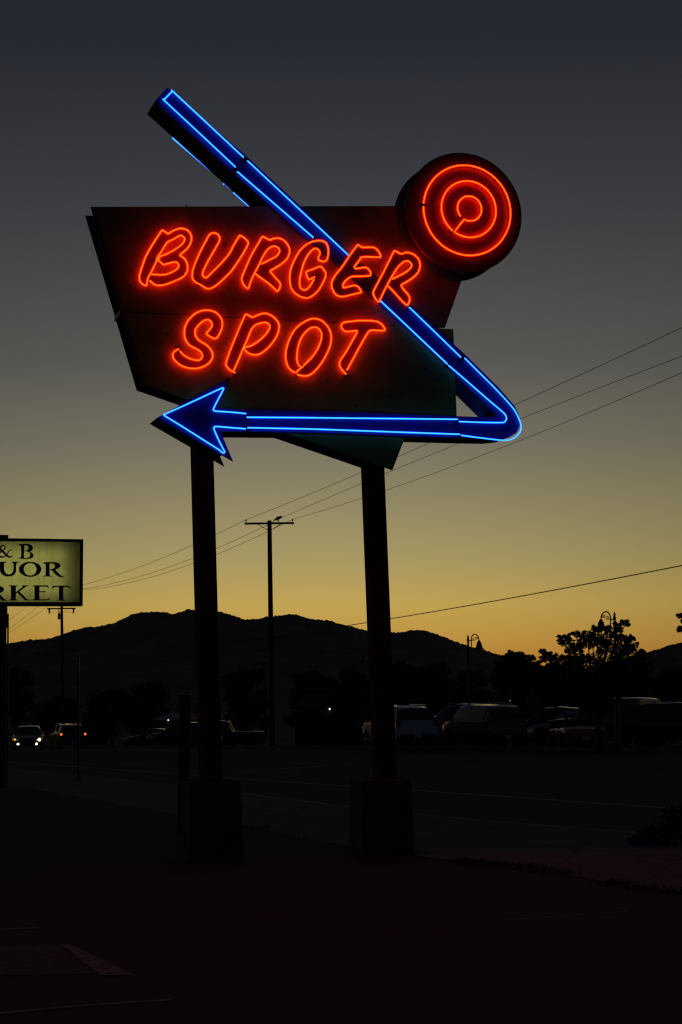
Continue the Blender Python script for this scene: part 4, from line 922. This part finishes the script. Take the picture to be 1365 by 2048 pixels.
MB().lathe([(0.0, .04), (.05, .02), (.06, 0.0)], 12, 'X', c=(2.36, -.72, .68)).build('indicator', M_AMB, oc)
car('driving_car', 'black SUV driving away with two red tail lights glowing', 'car', cpos(135, 140), HD + rad(2), 'suv', 4.8, 1.92, 1.76, P_BLK, 'cars driving on the street', True, tail_on=True)

# ------------------------------------------------------------------ trees, shrub, weeds
M_LEAF = mat('leaf_green', (0.045, 0.062, 0.022), 0.6, noise=(1.5, 0.4), spec=0.3)
M_LEAF2 = mat('leaf_dark', (0.035, 0.05, 0.022), 0.6, noise=(1.5, 0.4), spec=0.3)
M_BARK = mat('bark', (0.07, 0.055, 0.042), 0.9, noise=(6, 0.5), bump=0.5, spec=0.2)
def leaves(mb, c, r, n, size, rng):
    for _ in range(n):
        while True:
            d = Vector((rng.uniform(-1, 1), rng.uniform(-1, 1), rng.uniform(-1, 1)))
            if d.length <= 1: break
        d = d * (0.55 + 0.45 * d.length)
        p = Vector(c) + Vector((d.x * r, d.y * r, d.z * r * 0.85))
        a = Vector((rng.gauss(0, 1), rng.gauss(0, 1), rng.gauss(0, .8))).normalized(); b = a.orthogonal().normalized(); b = (Matrix.Rotation(rng.uniform(0, 6.28), 3, a) @ b)
        s = size * rng.uniform(.6, 1.3); nn = a.cross(b) * s * .12
        mb.add([p - a * s, p + b * s * .45 + nn, p + a * s, p - b * s * .45 + nn], [(0, 1, 2), (0, 2, 3)])
def tree(name, label, base, clumps, seed, m, leaf=0.075, per=150, trunk_r=0.13, group='trees across the street'):
    """clumps: (world centre, radius); limbs run from the trunk to every clump"""
    rng = random.Random(seed); t = thing(name, label, 'tree', base, 0, group); B = Vector(base)
    mb = MB(); tops = [Vector(c) - B for c, r in clumps]
    cx = sum(p.x for p in tops) / len(tops); zmin = min(p.z for p in tops)
    fork = Vector((cx * .3, 0, max(.6, zmin * .55)))
    mb.tube([(0, 0, -.1), (fork.x * .4, 0, fork.z * .5), fork], [trunk_r * 1.25, trunk_r, trunk_r * .85], 9)
    for p in tops:
        mdp = fork.lerp(p, .5) + Vector((rng.uniform(-.15, .15), rng.uniform(-.15, .15), rng.uniform(0, .25)))
        mb.tube([fork, mdp, p], [trunk_r * .5, trunk_r * .3, .012], 6)
    mb.build('trunk', M_BARK, t, smooth=True)
    lm = MB()
    for (c, r), p in zip(clumps, tops):
        leaves(lm, p, r, int(per * (r / .35) ** 1.6), leaf, rng)
        for _ in range(int(5 + r * 8)):
            q = p + Vector((rng.gauss(0, 1), rng.gauss(0, 1), rng.gauss(0, .8))).normalized() * r * rng.uniform(.7, 1.12); leaves(lm, q, r * rng.uniform(.2, .42), int(per * .14), leaf, rng)
    lm.build('crown', m, t); return t
rr = random.Random(4)
def clump_px(lst, D, spread):
    out = []
    for x, y, r in lst:
        out.append((at_y(x, y, D + rr.uniform(-spread, spread)), r * D / F))
    return out
TG = 'trees across the street'
big = [(1128, 1283, 13), (1143, 1297, 14), (1135, 1276, 8), (1152, 1268, 8), (1160, 1290, 16), (1176, 1270, 13), (1190, 1258, 8), (1185, 1285, 18), (1205, 1275, 18), (1222, 1262, 12), (1215, 1290, 20), (1236, 1255, 10), (1252, 1246, 9), (1243, 1278, 14), (1258, 1278, 10), (1262, 1295, 14),
       (1240, 1300, 16), (1281, 1307, 10), (1265, 1320, 22), (1235, 1330, 26), (1195, 1325, 28), (1155, 1325, 26), (1130, 1330, 22), (1110, 1318, 12), (1098, 1312, 10), (1085, 1302, 6), (1087, 1318, 9), (1110, 1345, 24), (1285, 1340, 22), (1260, 1350, 26), (1210, 1356, 26), (1160, 1354, 28), (1120, 1366, 20), (1290, 1360, 20), (1240, 1372, 18), (1180, 1372, 18), (1100, 1360, 18), (1088, 1345, 14), (1092, 1372, 14)]
tree('broadleaf_tree', 'tall ragged tree in front of the sunset right of the parked cars', (at_y(1199, 1412, 68).x, 68, 0), clump_px(big, 68, 1.2), 21, M_LEAF, .060, 300)
t2 = [(1012, 1316, 9), (1022, 1308, 8), (1038, 1310, 9), (1028, 1325, 16), (1050, 1318, 9), (1062, 1316, 8), (1055, 1334, 14), (1070, 1330, 8), (1075, 1345, 12), (1005, 1335, 14), (1030, 1350, 22), (1060, 1360, 20), (1002, 1362, 20), (1040, 1374, 16), (1072, 1368, 14), (1012, 1378, 14)]
tree('broadleaf_tree', 'round dark tree at the foot of the hill left of the tall tree', (at_y(1038, 1412, 95).x, 95, gz(95)), clump_px(t2, 95, 1.2), 22, M_LEAF, .078, 360)
def auto_tree(label, px, top, wid, bot, D, seed, n=30, leaf=.12, per=90):
    q = random.Random(seed); cl = []
    for i in range(n):
        u = q.uniform(-1, 1); v = q.random(); hw_ = wid / 2 * math.sqrt(max(.05, 1 - (1 - v) ** 2 * .85)) * (1 - .25 * v)
        cl.append((px + u * hw_, top + 10 + (bot - top - 16) * v, q.uniform(.10, .19) * wid))
    cl.append((px, top + wid * .1, wid * .12))
    tree('broadleaf_tree', label, (at_y(px, 1412, D).x, D, gz(D)), clump_px(cl, D, 1.5), seed, M_LEAF2, leaf, per)
auto_tree('dark tree against the hill just right of the left sign pole', 488, 1338, 110, 1452, 160, 31)
auto_tree('dark tree against the hill left of the right sign pole', 632, 1350, 120, 1450, 165, 32)
auto_tree('dark tree directly right of the right sign pole', 800, 1326, 110, 1425, 120, 33)
auto_tree('dark tree behind the parked cars left of the lone bell lamp', 862, 1326, 110, 1420, 125, 34)
auto_tree('dark tree above the distant cars left of the left post', 300, 1362, 100, 1462, 200, 35)
auto_tree('low dark tree left of the distant shop', 225, 1378, 120, 1468, 205, 36)
auto_tree('dark tree behind the driving SUV', 118, 1394, 110, 1468, 215, 37)
auto_tree('dark tree beside the market sign post at far left', 38, 1332, 72, 1462, 150, 38)
auto_tree('dark tree left of the right sign pole near the small lamp', 705, 1336, 90, 1440, 130, 39)
auto_tree('dark tree filling the gap behind the tall ragged tree', 1125, 1330, 110, 1415, 112, 43)
auto_tree('dark tree behind the boxy four wheel drive', 1250, 1338, 120, 1415, 114, 44)
auto_tree('dark tree behind the lone bell lamp by the hill', 945, 1345, 90, 1415, 118, 45)
auto_tree('dark bushy tree at the right edge behind the SUV', 1345, 1345, 110, 1410, 100, 40)
# a nearer tree standing outside the frame pokes two sprigs in at the right edge
edge_t = [(1362, 1231, 5), (1361, 1259, 5), (1372, 1245, 8), (1385, 1225, 14), (1392, 1262, 14), (1410, 1235, 22), (1430, 1200, 26), (1440, 1260, 26), (1470, 1220, 28), (1480, 1170, 26), (1450, 1160, 20), (1500, 1260, 26)]
tree('broadleaf_tree', 'tree outside the right edge with two leaf sprigs poking into the sky', (at_y(1450, 1412, 50).x, 50, 0), clump_px(edge_t, 50, .6), 41, M_LEAF, .07, 150)
# shrub on the walk
sb = at_z(1328, 1690, LZ); sh_ = thing('shrub', 'low dark bush on the sidewalk at the right edge', 'shrub', (sb.x, sb.y, LZ))
rng = random.Random(9); lm = MB(); st_ = MB()
for (dx_, z, r) in [(-.22, .08, .1), (-.1, .12, .13), (.02, .18, .17), (.14, .2, .19), (.28, .16, .18), (.1, .34, .1), (.22, .32, .12), (-.34, .05, .06), (.4, .1, .16), (.05, .05, .16)]:
    leaves(lm, (dx_, rng.uniform(-.1, .1), z), r, 160, .028, rng); st_.tube([(0.05, 0, -.02), (dx_ * .6, 0, z * .5), (dx_, 0, z)], [.008, .006, .003], 5)
lm.build('foliage', M_LEAF2, sh_); st_.build('stems', M_BARK, sh_)
wd = MB(); rng = random.Random(12)
pts = [(830, 1711), (930, 1725), (960, 1729), (1000, 1732), (1055, 1737), (1080, 1741), (1125, 1748), (1230, 1769), (1300, 1779), (1365, 1787), (600, 1678), (520, 1658), (420, 1642)]
for i, p in enumerate(pts):
    c = at_z(*p, LZ); k = [25, 90, 160, 120, 110, 60, 70, 90, 80, 70, 30, 50, 30][i]
    for _ in range(k):
        b = c + Vector((rng.gauss(0, .09), rng.gauss(0, .07), 0)); h = rng.uniform(.015, .065); d = Vector((rng.gauss(0, .5), rng.gauss(0, .5), 1)) * h
        w_ = Vector((rng.uniform(.002, .006), 0, 0)); wd.add([b - w_, b + w_, b + d * .6 + w_ * .7, b + d, b + d * .6 - w_ * .7], [(0, 1, 2, 3, 4)])
tag(stuff(wd.build('weeds', M_LEAF2)), 'thin weeds growing along the cracked edge of the parking lot', 'weeds')
